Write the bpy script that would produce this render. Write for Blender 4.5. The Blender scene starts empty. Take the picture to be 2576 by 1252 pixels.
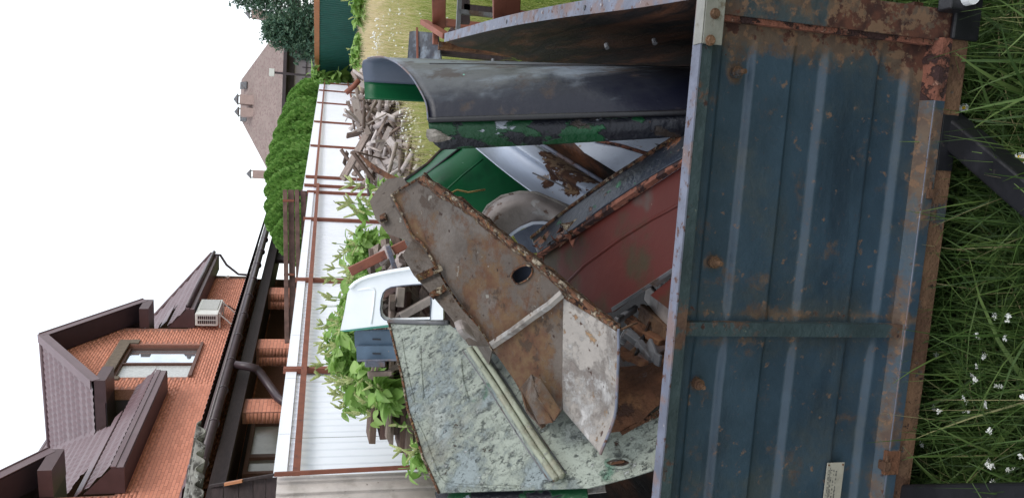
import bpy, math, random
import numpy as np
from mathutils import Vector, Matrix, noise
from mathutils.geometry import tessellate_polygon
random.seed(7); rng = np.random.default_rng(7)
SC = bpy.context.scene; COL = SC.collection
R = math.radians
# ------------------------------------------------------------ camera (phone held sideways: the picture lies on its side)
FOC = 1909.0; CH = 1.65; PITCH = R(14.0); ROLL = R(2.05)
FW = Vector((0, math.cos(PITCH), -math.sin(PITCH))); _D = -Vector((0, math.sin(PITCH), math.cos(PITCH))); _R = Vector((1, 0, 0))
EV = _D*math.cos(ROLL) + _R*math.sin(ROLL); EU = _R*math.cos(ROLL) - _D*math.sin(ROLL)
CAMP = Vector((0, 0, CH))
cd = bpy.data.cameras.new('camera'); cam = bpy.data.objects.new('camera', cd); COL.objects.link(cam)
cd.sensor_width = 36; cd.lens = 36*FOC/2576; cd.clip_start = .05; cd.clip_end = 2000
m = Matrix((EV, EU, -FW)).transposed().to_4x4(); m.translation = CAMP; cam.matrix_world = m
SC.camera = cam
# ------------------------------------------------------------ overcast sky, very soft sun, exposure
W = bpy.data.worlds.new('World'); SC.world = W; W.use_nodes = True
wn = W.node_tree; wn.nodes.clear()
sky = wn.nodes.new('ShaderNodeTexSky'); sky.sky_type = 'NISHITA'; sky.sun_disc = False
sky.sun_elevation = R(48); sky.sun_rotation = R(115)
b1 = wn.nodes.new('ShaderNodeBackground'); b1.inputs[1].default_value = .05; wn.links.new(sky.outputs[0], b1.inputs[0])
b2 = wn.nodes.new('ShaderNodeBackground'); b2.inputs[0].default_value = (.93, .96, 1, 1); b2.inputs[1].default_value = 1.0
ad = wn.nodes.new('ShaderNodeAddShader'); wo = wn.nodes.new('ShaderNodeOutputWorld')
wn.links.new(b1.outputs[0], ad.inputs[0]); wn.links.new(b2.outputs[0], ad.inputs[1]); wn.links.new(ad.outputs[0], wo.inputs[0])
sl = bpy.data.lights.new('sun', 'SUN'); sl.energy = 1.15; sl.angle = R(25); sl.color = (1, .97, .92)
so = bpy.data.objects.new('sun', sl); COL.objects.link(so)
_e, _a = R(48), R(115)
so.rotation_euler = Vector((math.sin(_a)*math.cos(_e), math.cos(_a)*math.cos(_e), math.sin(_e))).to_track_quat('Z', 'Y').to_euler()
SC.view_settings.view_transform = 'Standard'; SC.view_settings.look = 'None'; SC.view_settings.gamma = 1
SC.view_settings.use_curve_mapping = False; SC.view_settings.exposure = .35
SC.cycles.max_bounces = 6; SC.cycles.transparent_max_bounces = 8

# ------------------------------------------------------------ survey helpers: sight line of a photo point, cut by a distance or a real plane
def ray(x, y): return FW + EV*((x-1288)/FOC) + EU*((626-y)/FOC)
def at(x, y, D): d = ray(x, y); return CAMP + d*(D/d.y)
def atz(x, y, z): d = ray(x, y); return CAMP + d*((z-CH)/d.z)
def on(x, y, P, n): d = ray(x, y); return CAMP + d*((P-CAMP).dot(n)/d.dot(n))
def Pl(a, b, c):
    A, B_, C_ = at(*a), at(*b), at(*c); n = (B_-A).cross(C_-A).normalized()
    if n.dot(CAMP-A) < 0: n = -n
    def f(x, y, off=0): return on(x, y, A + n*off, n)
    f.n = n; return f

# ------------------------------------------------------------ materials
def M(name, base, rough=.6, var=.18, vs=4, layers=(), bump=.15, bs=40, metal=0, spec=.4, stretch=None, tint=None, backside=None):
    m = bpy.data.materials.new(name); m.use_nodes = True; t = m.node_tree; N = t.nodes; L = t.links
    b = N['Principled BSDF']; b.inputs['Roughness'].default_value = rough; b.inputs['Metallic'].default_value = metal
    b.inputs['Specular IOR Level'].default_value = spec
    tc = N.new('ShaderNodeTexCoord')
    def coord(st, seed):
        mp = N.new('ShaderNodeMapping'); L.new(tc.outputs['Object'], mp.inputs[0])
        mp.inputs['Scale'].default_value = st or (1, 1, 1); mp.inputs['Location'].default_value = (seed*3.1, seed*1.7, seed*2.3)
        return mp.outputs[0]
    def noi(s, d, st=None, seed=0, rg=.6):
        n = N.new('ShaderNodeTexNoise'); n.inputs['Scale'].default_value = s; n.inputs['Detail'].default_value = d
        n.inputs['Roughness'].default_value = rg; L.new(coord(st, seed), n.inputs['Vector']); return n.outputs[0]
    def mix(f, a, c):
        x = N.new('ShaderNodeMix'); x.data_type = 'RGBA'; L.new(f, x.inputs[0])
        for i, v in ((6, a), (7, c)):
            if isinstance(v, tuple): x.inputs[i].default_value = (*v, 1)
            else: L.new(v, x.inputs[i])
        return x.outputs[2]
    def mr(v, a, c, lo=0., hi=1.):
        x = N.new('ShaderNodeMapRange'); x.interpolation_type = 'SMOOTHSTEP'; L.new(v, x.inputs[0])
        x.inputs[1].default_value = a; x.inputs[2].default_value = c; x.inputs[3].default_value = lo; x.inputs[4].default_value = hi
        return x.outputs[0]
    def ma(op, a, c):
        x = N.new('ShaderNodeMath'); x.operation = op
        for i, v in enumerate((a, c)):
            if isinstance(v, (int, float)): x.inputs[i].default_value = v
            else: L.new(v, x.inputs[i])
        return x.outputs[0]
    lo = tuple(c*(1-var) for c in base); hi = tuple(min(1, c*(1+var)) for c in base)
    col = mix(mr(noi(vs, 5, stretch, 1), .3, .7), lo, hi)
    if tint:
        at_ = N.new('ShaderNodeAttribute'); at_.attribute_name = 'tint'
        oi = N.new('ShaderNodeObjectInfo')
        cr = N.new('ShaderNodeValToRGB'); cr.color_ramp.elements[0].color = (*tint[0], 1); cr.color_ramp.elements[1].color = (*tint[-1], 1)
        for k, c in enumerate(tint[1:-1]):
            e = cr.color_ramp.elements.new((k+1)/(len(tint)-1)); e.color = (*c, 1)
        L.new(ma('FRACT', ma('ADD', at_.outputs['Fac'], ma('MULTIPLY', oi.outputs['Random'], .97)), 0) if name.endswith('_rnd') else at_.outputs['Fac'], cr.inputs[0])
        x = N.new('ShaderNodeMix'); x.data_type = 'RGBA'; x.blend_type = 'MULTIPLY'; x.inputs[0].default_value = 1
        L.new(col, x.inputs[6]); L.new(cr.outputs[0], x.inputs[7]); col = x.outputs[2]
    wa = N.new('ShaderNodeAttribute'); wa.attribute_name = 'wear_shade'
    hgt = noi(bs, 4, stretch, 9)
    for k, ly in enumerate(layers):
        v = noi(ly.get('s', 5), ly.get('d', 6), ly.get('st', stretch), 11+k*7+ly.get('seed', 0), ly.get('r', .6))
        v = ma('ADD', v, ma('MULTIPLY', wa.outputs['Fac'], ly.get('att', 0)))
        f = mr(v, ly['t'], ly['t']+ly.get('w', .04)) if 'band' not in ly else mr(ma('ABSOLUTE', ma('SUBTRACT', v, ly['t']), 0), 0, ly['band'], 1., 0.); f = ma('MULTIPLY', f, ly.get('a', 1.))
        c = ly['c']
        if 'c2' in ly: c = mix(mr(noi(ly.get('s2', 25), 4, None, 31+k), .35, .65), ly['c'], ly['c2'])
        col = mix(f, col, c)
        hgt = ma('ADD', hgt, ma('MULTIPLY', f, ly.get('h', -.6)))
        if 'ro' in ly:
            x = N.new('ShaderNodeMix'); L.new(f, x.inputs[0]); x.inputs[3].default_value = ly['ro']
            src = b.inputs['Roughness'].links[0].from_socket if b.inputs['Roughness'].links else None
            if src: L.new(src, x.inputs[2])
            else: x.inputs[2].default_value = rough
            L.new(x.outputs[0], b.inputs['Roughness'])
    L.new(col, b.inputs['Base Color'])
    bp = N.new('ShaderNodeBump'); bp.inputs['Strength'].default_value = bump; bp.inputs['Distance'].default_value = .01
    L.new(hgt, bp.inputs['Height']); L.new(bp.outputs[0], b.inputs['Normal'])
    return m
def leafmat(name, tint, rough=.55, tr=.35, br=1.0):
    m = bpy.data.materials.new(name); m.use_nodes = True; t = m.node_tree; N = t.nodes; L = t.links
    b = N['Principled BSDF']; b.inputs['Roughness'].default_value = rough; b.inputs['Specular IOR Level'].default_value = .3
    a = N.new('ShaderNodeAttribute'); a.attribute_name = 'tint'
    oi = N.new('ShaderNodeObjectInfo')
    ad = N.new('ShaderNodeMath'); ad.operation = 'MULTIPLY_ADD'; L.new(oi.outputs['Random'], ad.inputs[0]); ad.inputs[1].default_value = .5 if name.startswith('leaf') else 0
    L.new(a.outputs['Fac'], ad.inputs[2])
    cr = N.new('ShaderNodeValToRGB'); L.new(ad.outputs[0], cr.inputs[0])
    cr.color_ramp.elements[0].color = (*tint[0], 1); cr.color_ramp.elements[1].color = (*tint[-1], 1)
    for k, c in enumerate(tint[1:-1]):
        e = cr.color_ramp.elements.new((k+1)/(len(tint)-1)); e.color = (*c, 1)
    L.new(cr.outputs[0], b.inputs['Base Color'])
    ts = N.new('ShaderNodeBsdfTranslucent'); L.new(cr.outputs[0], ts.inputs[0])
    mx = N.new('ShaderNodeMixShader'); mx.inputs[0].default_value = tr; L.new(b.outputs[0], mx.inputs[1]); L.new(ts.outputs[0], mx.inputs[2])
    L.new(mx.outputs[0], N['Material Output'].inputs[0]); return m
RU = (.13, .052, .022); RU2 = (.22, .095, .04); RUD = (.045, .02, .012); RUT = (.20, .10, .045)
mt = {}
mt['board'] = M('board_blue_paint', (.026, .046, .066), .38, .2, 5, bump=.16, bs=45, spec=.35, layers=[
    dict(c=(.048, .056, .055), s=3.2, t=.47, w=.2, d=7, a=.75, att=.25, r=.7), dict(c=(.012, .021, .032), s=2.2, t=.54, w=.12, d=7, a=.7, st=(.5, .5, 2)),
    dict(c=(.105, .066, .038), c2=(.07, .038, .022), s=11, t=.56, w=.15, d=10, r=.74, att=.46, a=.8, ro=.8, h=.2),
    dict(c=(.15, .085, .048), s=42, t=.615, w=.08, d=8, att=.2, ro=.9, h=.3, a=.7), dict(c=(.030, .012, .009), c2=(.08, .03, .018), s=26, t=.68, w=.06, d=10, r=.7, att=.26, ro=.95, h=-1.), dict(c=(.06, .09, .12), s=70, t=.71, w=.04, d=4, st=(1, 1, 4), a=.6)])
mt['rim'] = M('worn_rail_edge', (.125, .135, .175), .45, .2, 14, bump=.25, spec=.25, layers=[dict(c=(.17, .115, .10), s=11, t=.50, w=.12, d=9, ro=.7, a=.8), dict(c=(.08, .035, .022), s=45, t=.57, w=.06, d=9, r=.7), dict(c=(.30, .28, .28), s=50, t=.66, w=.05)])
mt['flange'] = M('flange_paint', (.026, .042, .046), .5, .25, 8, bump=.35, layers=[dict(c=(.09, .05, .03), c2=(.055, .028, .018), s=14, t=.54, w=.1, d=10, r=.7, att=.38, ro=.85, h=.3), dict(c=(.13, .14, .10), s=24, t=.68, w=.04, d=8, a=.6), dict(c=(.03, .012, .01), s=34, t=.64, w=.05, d=8, att=.15)])
mt['rust'] = M('rust', (.10, .042, .02), .9, .4, 14, bump=.7, bs=70, layers=[dict(c=(.17, .08, .035), s=10, t=.5, w=.12, d=10), dict(c=RUD, s=16, t=.56, w=.1, d=10, h=-1), dict(c=(.14, .12, .12), s=9, t=.66, w=.05, d=8, a=.6)])
mt['rust_tan'] = M('tan_rust', (.115, .062, .033), .85, .3, 10, bump=.55, bs=90, layers=[dict(c=(.07, .034, .018), s=9, t=.50, w=.12, d=9), dict(c=(.035, .045, .05), s=9, t=.58, w=.06, d=9, att=-.25), dict(c=(.025, .011, .008), s=50, t=.63, w=.05, h=-1)])
mt['rust_red'] = M('flaking_red_rust', (.15, .055, .034), .9, .3, 24, bump=.9, bs=60, layers=[dict(c=(.028, .011, .01), s=24, t=.50, w=.06, d=10, h=-1.5), dict(c=(.23, .12, .085), s=36, t=.60, w=.06, h=.5, d=8)])
mt['black'] = M('black_paint', (.009, .009, .011), .42, .2, 10, bump=.15, layers=[dict(c=(.04, .034, .03), s=40, t=.66, w=.06, a=.6, d=8), dict(c=(.03, .028, .034), s=4, t=.5, w=.2, a=.6)])
mt['galv'] = M('galvanised_bracket', (.22, .215, .19), .45, .2, 14, metal=.3, bump=.2, layers=[dict(c=(.12, .09, .055), s=18, t=.56, w=.1, a=.8, d=8)])
mt['plate'] = M('maker_plate', (.30, .28, .23), .5, .15, 18, bump=.12, layers=[dict(c=(.13, .09, .06), s=30, t=.62, w=.06, d=7)])
mt['ink'] = M('dark_print', (.05, .05, .05), .7)
mt['lamp'] = M('white_lamp_lens', (.65, .66, .66), .25, .1, 20, bump=.1, layers=[dict(c=(.2, .19, .17), s=30, t=.62, w=.06)])
mt['bedin'] = M('bed_inner_steel', (.008, .007, .007), .6, .4, 3, bump=.35, spec=.2, layers=[dict(c=(.085, .034, .017), s=3.0, t=.44, w=.2, d=9, st=(1, .5, 3), r=.7, a=.9), dict(c=(.004, .005, .007), s=2.4, t=.52, w=.15, d=7, st=(1, .5, 4), seed=4), dict(c=(.05, .055, .07), s=3, t=.63, w=.1, d=9, r=.7, st=(1, .5, 6), a=.6)])
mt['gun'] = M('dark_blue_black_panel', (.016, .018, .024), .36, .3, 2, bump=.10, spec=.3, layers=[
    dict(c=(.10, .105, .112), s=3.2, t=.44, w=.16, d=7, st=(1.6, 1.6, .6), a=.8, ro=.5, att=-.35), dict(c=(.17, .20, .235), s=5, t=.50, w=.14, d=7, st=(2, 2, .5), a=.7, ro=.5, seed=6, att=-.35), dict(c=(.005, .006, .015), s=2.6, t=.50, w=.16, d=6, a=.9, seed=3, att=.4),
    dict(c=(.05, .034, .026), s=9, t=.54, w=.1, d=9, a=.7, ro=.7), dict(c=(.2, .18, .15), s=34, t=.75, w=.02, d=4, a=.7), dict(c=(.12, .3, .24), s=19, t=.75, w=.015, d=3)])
mt['gunin'] = M('panel_grey_inside', (.075, .09, .125), .4, .25, 3, bump=.1, layers=[dict(c=(.03, .035, .05), s=3, t=.52, w=.2)])
mt['green'] = M('bottle_green_paint', (.002, .062, .020), .4, .2, 3, bump=.08, spec=.25, layers=[dict(c=(.001, .018, .008), s=3, t=.54, w=.18, d=6, a=.7), dict(c=(.05, .12, .07), s=7, t=.66, w=.12, d=5, a=.6), dict(c=(.16, .24, .18), s=26, t=.71, w=.03, d=5), dict(c=(.05, .025, .015), s=14, t=.70, w=.06, d=8)])
mt['greenchip'] = M('chipped_green_paint', (.005, .05, .018), .4, .25, 6, bump=.5, spec=.3, layers=[dict(c=(.008, .009, .014), s=9, t=.50, w=.02, d=8, st=(1, 1, .4), ro=.4, att=.6), dict(c=(.03, .022, .018), s=14, t=.62, w=.05, d=8, st=(1, 1, .5)), dict(c=(.22, .24, .28), s=15, t=.665, w=.015, d=8, st=(1, 1, .4)), dict(c=RU, s=15, t=.68, w=.04, seed=3)])
mt['flake'] = M('peeling_pale_green_paint', (.245, .27, .23), .6, .10, 6, bump=1.0, bs=30, spec=.25, layers=[
    dict(c=(.19, .225, .235), s=4.5, t=.49, w=.10, d=9, a=.85, r=.68), dict(c=(.28, .30, .27), s=9, t=.55, w=.12, d=8, seed=6, a=.8), dict(c=(.20, .18, .13), s=3, t=.56, w=.14, d=8, seed=16, a=.7),
    dict(c=(.18, .205, .205), s=21, t=.56, w=.09, d=10, r=.78, st=(2.2, 2.2, .7), h=-1.0, a=.65), dict(c=(.10, .11, .10), s=19, t=.575, band=.006, d=10, r=.78, st=(2.2, 2.2, .7), h=-.5, a=.6, seed=-7),
    dict(c=(.09, .11, .13), s=26, t=.62, w=.03, d=9, r=.76, st=(2, 2, .7), h=-1.2, seed=2, a=.85), dict(c=(.46, .47, .45), s=30, t=.60, w=.02, d=9, r=.76, st=(2.2, 2.2, .6), h=1.2, seed=5, a=.9),
    dict(c=(.06, .15, .10), s=5, t=.63, w=.06, d=8, seed=8, a=.8), dict(c=(.14, .08, .05), c2=(.07, .03, .018), s=15, t=.63, w=.04, d=10, r=.76, seed=4, att=.5)])
mt['flakerib'] = M('pale_green_rib_paint', (.25, .265, .20), .6, .12, 8, bump=.8, bs=30, spec=.25, layers=[dict(c=(.24, .23, .17), s=8, t=.52, w=.1, d=9, a=.8), dict(c=(.42, .42, .39), s=22, t=.60, w=.03, d=9, r=.74), dict(c=(.14, .16, .17), s=18, t=.62, w=.03, d=9, r=.74), dict(c=(.17, .09, .05), s=14, t=.60, w=.04, d=10, r=.74, seed=4)])
mt['inner'] = M('rusted_door_inside', (.088, .070, .057), .55, .25, 6, bump=.45, bs=55, metal=.1, spec=.3, layers=[
    dict(c=(.155, .138, .125), s=2.6, t=.48, w=.18, d=8, a=.8, r=.65), dict(c=(.035, .030, .030), s=2.2, t=.52, w=.14, d=8, a=.8, seed=9, r=.65), dict(c=(.082, .034, .016), c2=(.115, .066, .030), s=4.2, t=.545, w=.12, d=10, r=.75, att=.5, ro=.8, a=.9),
    dict(c=(.045, .028, .018), s=9, t=.57, w=.06, d=10, seed=3, a=.9, r=.72), dict(c=(.26, .25, .22), s=24, t=.66, w=.03, d=9, seed=4, a=.7), dict(c=(.03, .015, .01), s=40, t=.66, w=.03, d=6)])
mt['flap'] = M('chalky_white_flap', (.275, .25, .225), .65, .12, 5, bump=.7, bs=40, spec=.25, layers=[
    dict(c=(.16, .135, .12), s=5, t=.49, w=.12, d=10, r=.72, st=(1.6, 1.6, .5), h=-.8, a=.9), dict(c=(.37, .355, .34), s=8, t=.52, w=.10, d=10, r=.72, st=(1.6, 1.6, .5), seed=2, h=.5),
    dict(c=(.20, .10, .04), c2=(.30, .19, .09), s=13, t=.60, w=.06, d=9, r=.72, st=(1.4, 1.4, .7), seed=4, ro=.9, a=.85), dict(c=(.07, .04, .03), s=34, t=.66, w=.03, d=8, seed=6)])
mt['edge'] = M('rusty_flaked_edge', (.12, .055, .03), .85, .35, 20, bump=1.0, bs=60, spec=.2, layers=[dict(c=(.32, .27, .20), s=38, t=.50, w=.06, d=10, r=.75, h=1, a=.9), dict(c=(.025, .012, .01), s=44, t=.54, w=.05, d=10, r=.72, h=-1), dict(c=(.24, .15, .06), s=55, t=.58, w=.06, d=8)])
mt['red'] = M('oxide_red_paint', (.060, .0105, .0075), .5, .12, 2, bump=.08, spec=.22, layers=[dict(c=(.045, .075, .066), s=3.0, t=.60, w=.12, d=4, a=.8, seed=2), dict(c=(.085, .018, .012), s=3, t=.50, w=.2, d=6, a=.7), dict(c=(.032, .022, .010), s=7, t=.5, w=.2, d=9, att=.7), dict(c=(.25, .2, .16), s=60, t=.78, w=.02, d=2)])
mt['dgreen'] = M('dark_sill_with_green', (.011, .015, .024), .38, .3, 5, bump=.5, spec=.35, layers=[dict(c=(.03, .03, .033), s=5, t=.52, w=.1, d=8, a=.6), dict(c=(.008, .11, .045), s=14, t=.645, w=.015, d=9, st=(1, 1, 2)), dict(c=(.33, .33, .33), s=18, t=.665, w=.015, d=8, seed=3, st=(1, 1, 2)), dict(c=(.17, .075, .045), c2=RU, s=9, t=.58, w=.04, d=10, seed=5, h=.8, att=.6)])
mt['white'] = M('white_body_paint', (.46, .51, .60), .35, .06, 3, bump=.12, layers=[dict(c=(.30, .33, .39), s=4, t=.56, w=.14, d=6, a=.6), dict(c=(.10, .045, .022), c2=(.05, .02, .013), s=9, t=.70, w=.03, d=10, r=.72, att=1.3, h=-1, ro=.9), dict(c=(.25, .16, .09), s=26, t=.69, w=.04, d=8, a=.8, att=.8)])
mt['whitecab'] = M('white_cab_paint', (.84, .87, .90), .4, .05, 3, bump=.08, layers=[dict(c=(.50, .48, .42), s=8, t=.66, w=.05)])
mt['teal'] = M('teal_stripe', (.05, .22, .17), .45)
mt['beige'] = M('dusty_beige_panel', (.25, .215, .20), .5, .2, 5, bump=.35, layers=[dict(c=(.14, .115, .105), s=5, t=.54, w=.15, d=8), dict(c=(.30, .29, .28), s=12, t=.60, w=.05, d=9), dict(c=(.09, .04, .02), s=14, t=.63, w=.05, d=9)])
mt['grey'] = M('grey_steel', (.11, .11, .115), .45, .3, 7, bump=.35, metal=.2, layers=[dict(c=(.07, .042, .028), s=8, t=.52, w=.1, d=9), dict(c=(.03, .03, .03), s=12, t=.6, w=.06, d=8)])
mt['bluebox'] = M('blue_grey_enamel', (.075, .12, .175), .45, .15, 5, bump=.15, layers=[dict(c=(.3, .22, .18), s=20, t=.66, w=.03, att=.5)])
mt['straw'] = M('dry_straw', (.4, .27, .10), .8)
# buildings
BT = ((.86, .82, .80), (1, 1, 1), (1.08, 1.05, 1.03), (.94, .9, .88))
mt['brick'] = M('salmon_brick_rnd', (.60, .25, .165), .85, .08, 3, bump=.06, bs=60, tint=BT)
mt['mortar'] = M('dark_mortar', (.33, .155, .115), .95, .2, 30)
mt['rtile'] = M('plum_metal_tile', (.145, .092, .10), .42, .08, 2, bump=.05, layers=[dict(c=(.17, .12, .125), s=1.2, t=.5, w=.2, d=4, a=.6)])
mt['fascia'] = M('plum_fascia', (.085, .048, .05), .45, .1, 4, bump=.05)
mt['soffit'] = M('dark_soffit', (.045, .032, .042), .5, .1, 4)
mt['surround'] = M('render_surround', (.17, .135, .105), .9, .15, 12, bump=.3)
mt['winframe'] = M('brown_window_frame', (.13, .062, .045), .5, .1, 6)
mt['glass'] = M('window_glass', (.62, .66, .70), .03, .1, 2, bump=0, spec=1.0, metal=.85)
mt['curtain'] = M('curtained_glass', (.50, .51, .50), .25, .12, 14, bump=.4, bs=20, spec=.7)
mt['porchglass'] = M('beige_porch_glass', (.20, .18, .15), .12, .25, 1.5, bump=.05, spec=.8, layers=[dict(c=(.06, .06, .055), s=.8, t=.5, w=.3, d=1)])  # beige glass with broad darker patches
mt['acw'] = M('white_plastic', (.68, .68, .64), .5, .04, 8)
mt['acg'] = M('grey_grille', (.42, .42, .40), .5, .1, 20)
mt['gutter'] = M('brown_gutter', (.05, .032, .036), .35, .15, 6, bump=.05)
mt['gutterlit'] = M('gutter_lip', (.22, .19, .19), .35, .1, 8)  # lighter copy of the gutter, light on the lip put into the colour
mt['timber'] = M('dark_stained_timber', (.035, .022, .022), .7, .3, 8, bump=.3, stretch=(1, 1, 6))
mt['plank'] = M('brown_board_rnd', (.105, .06, .05), .75, .3, 6, bump=.35, layers=[dict(c=(.18, .13, .11), s=14, t=.66, w=.06)], tint=((.8, .8, .85), (1.2, 1.15, 1.1)))
mt['mossy'] = M('mossy_slate', (.22, .21, .185), .95, .25, 10, bump=.7, layers=[dict(c=(.055, .05, .042), s=8, t=.47, w=.12, d=9), dict(c=(.40, .40, .36), s=18, t=.60, w=.06, d=8)])
mt['slate'] = M('asbestos_slate', (.43, .39, .36), .95, .12, 6, bump=.4, layers=[dict(c=(.30, .27, .24), s=5, t=.50, w=.2, d=8, a=.8), dict(c=(.13, .11, .09), s=12, t=.645, w=.06, d=9, a=.8), dict(c=(.52, .50, .46), s=20, t=.62, w=.06, a=.6)])
mt['fencew'] = M('white_profiled_sheet', (.86, .88, .95), .4, .02, 2, bump=.03)
mt['oxide'] = M('red_oxide_primer', (.21, .072, .045), .7, .15, 8, bump=.2, layers=[dict(c=(.12, .05, .04), s=10, t=.6, w=.1)])
mt['cap'] = M('orange_brown_cap', (.42, .17, .075), .6, .08, 5)
mt['fenceg'] = M('deep_green_sheet', (.012, .095, .075), .5, .08, 2, bump=.04)
mt['farroof'] = M('far_shingle_roof', (.235, .18, .16), .85, .10, 1.2, bump=.3, bs=6, layers=[dict(c=(.19, .13, .12), s=5, t=.52, w=.06, d=6)])
mt['farwall'] = M('far_pink_wall', (.42, .36, .38), .85, .06, 1)
mt['fardark'] = M('far_dark_timber', (.06, .045, .05), .7, .1, 2)
mt['chim'] = M('chimney_tan', (.40, .29, .26), .85, .08, 4)
mt['wood'] = M('weathered_board_rnd', (.20, .165, .145), .85, .3, 8, bump=.6, bs=25, tint=((.5, .45, .42), (1.0, .93, .88), (1.35, 1.3, 1.28), (.65, .5, .42), (.35, .31, .3)))
mt['woodlt'] = M('bleached_board_rnd', (.42, .38, .36), .85, .2, 10, bump=.5, tint=((.7, .65, .6), (1.1, 1.05, 1.05), (1.4, 1.4, 1.4), (.45, .38, .32)))
mt['soil'] = M('dark_soil', (.045, .035, .022), .95, .4, 9, bump=.8, layers=[dict(c=(.07, .09, .025), s=2, t=.48, w=.2, d=8)])
mt['field'] = M('field_ground', (.10, .12, .035), .95, .3, 3, bump=.8, layers=[dict(c=(.30, .25, .12), s=.25, t=.47, w=.15, d=6), dict(c=(.04, .06, .018), s=3, t=.50, w=.15, d=8)])
mt['grassn'] = leafmat('near_grass_blades', ((.026, .056, .012), (.060, .112, .026), (.135, .20, .055), (.32, .28, .14)), tr=.3)
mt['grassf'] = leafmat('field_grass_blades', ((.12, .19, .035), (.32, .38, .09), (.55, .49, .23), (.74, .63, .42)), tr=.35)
mt['ama'] = leafmat('leaf_broad_green', ((.12, .25, .05), (.27, .44, .11), (.48, .62, .25)), tr=.4)
mt['spike'] = leafmat('spike_yellow_green', ((.34, .42, .14), (.50, .55, .24), (.62, .62, .36)), tr=.2)
mt['stem'] = M('green_stem', (.14, .22, .05), .6)
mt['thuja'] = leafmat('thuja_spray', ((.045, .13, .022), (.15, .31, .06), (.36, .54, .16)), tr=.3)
mt['spruce'] = leafmat('spruce_spray', ((.03, .075, .05), (.07, .14, .09), (.14, .22, .14)), tr=.2)
mt['bark'] = M('bark', (.09, .065, .05), .9, .3, 10, bump=.6)
mt['petal'] = M('white_petals', (.85, .86, .82), .6, .03)
mt['yolk'] = M('yellow_disc', (.75, .48, .02), .7)
mt['pot'] = M('porcelain', (.7, .7, .68), .2)

# ------------------------------------------------------------ mesh collector
class MB:
    def __init__(s): s.v = []; s.f = []; s.w = {}; s.t = []
    def add(s, vs, fs):
        k = len(s.v); s.v += [Vector(v) for v in vs]; s.f += [tuple(i+k for i in f) for f in fs]; return s
    def box(s, o, ax, ay, az):      # corner-centred oriented box: centre, half vectors
        o, ax, ay, az = map(Vector, (o, ax, ay, az)); vs = [o+ax*i+ay*j+az*k for i in (-1, 1) for j in (-1, 1) for k in (-1, 1)]
        return s.add(vs, [(0, 1, 3, 2), (4, 6, 7, 5), (0, 4, 5, 1), (2, 3, 7, 6), (0, 2, 6, 4), (1, 5, 7, 3)])
    def bar(s, a, b, w, h, up=(0, 0, 1)):
        a, b = Vector(a), Vector(b); d = (b-a); L = d.length; d.normalize(); up = Vector(up)
        r = d.cross(up); r = r.normalized() if r.length > 1e-4 else Vector((1, 0, 0)); u = r.cross(d).normalized()
        return s.box((a+b)/2, d*(L/2), r*(w/2), u*(h/2))
    def tube(s, pts, r, n=8, cap=True, sq=1.0):
        pts = [Vector(p) for p in pts]; k0 = len(s.v); rs = r if isinstance(r, (list, tuple)) else [r]*len(pts); ref = None
        for i, p in enumerate(pts):
            d = (pts[min(i+1, len(pts)-1)]-pts[max(i-1, 0)]).normalized()
            if ref is None: ref = d.orthogonal().normalized()
            ref = (ref - d*ref.dot(d)).normalized(); q = d.cross(ref)
            for j in range(n):
                t = 2*math.pi*j/n; s.v.append(p + (ref*math.cos(t) + q*math.sin(t)*sq)*rs[i])
        for i in range(len(pts)-1):
            for j in range(n): s.f.append((k0+i*n+j, k0+i*n+(j+1) % n, k0+(i+1)*n+(j+1) % n, k0+(i+1)*n+j))
        if cap: s.f.append(tuple(k0+j for j in range(n))[::-1]); s.f.append(tuple(k0+(len(pts)-1)*n+j for j in range(n)))
        return s
    def prism(s, poly, off, holes=()):    # polygon (3D, planar) extruded by off, with holes
        off = Vector(off); loops = [[Vector(p) for p in poly]] + [[Vector(p) for p in h] for h in holes]
        flat = [p for l in loops for p in l]; tri = tessellate_polygon(loops); k = len(s.v); n = len(flat)
        s.v += flat + [p+off for p in flat]
        s.f += [tuple(k+i for i in t) for t in tri] + [tuple(k+n+i for i in reversed(t)) for t in tri]
        q = 0
        for l in loops:
            for i in range(len(l)):
                a, b = q+i, q+(i+1) % len(l); s.f.append((k+a, k+b, k+n+b, k+n+a))
            q += len(l)
        return s
    def grid(s, g, th=None, nrm=None):       # g[r][c] points; optional thickness
        r, c = len(g), len(g[0]); k = len(s.v); P = [[Vector(p) for p in row] for row in g]
        s.v += [p for row in P for p in row]
        for i in range(r-1):
            for j in range(c-1): s.f.append((k+i*c+j, k+i*c+j+1, k+(i+1)*c+j+1, k+(i+1)*c+j))
        if th:
            k2 = len(s.v)
            for i in range(r):
                for j in range(c):
                    a = P[min(i+1, r-1)][j]-P[max(i-1, 0)][j]; b = P[i][min(j+1, c-1)]-P[i][max(j-1, 0)]
                    n = a.cross(b)
                    n = n.normalized() if n.length > 1e-9 else Vector((0, 0, 1))
                    if nrm: n = Vector(nrm)
                    s.v.append(P[i][j]+n*th)
            for i in range(r-1):
                for j in range(c-1): s.f.append((k2+i*c+j, k2+(i+1)*c+j, k2+(i+1)*c+j+1, k2+i*c+j+1))
            bd = [(0, j) for j in range(c)] + [(i, c-1) for i in range(1, r)] + [(r-1, j) for j in range(c-2, -1, -1)] + [(i, 0) for i in range(r-2, 0, -1)]
            for q in range(len(bd)):
                a = bd[q][0]*c+bd[q][1]; b = bd[(q+1) % len(bd)][0]*c+bd[(q+1) % len(bd)][1]
                s.f.append((k+a, k2+a, k2+b, k+b))
        return s
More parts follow.
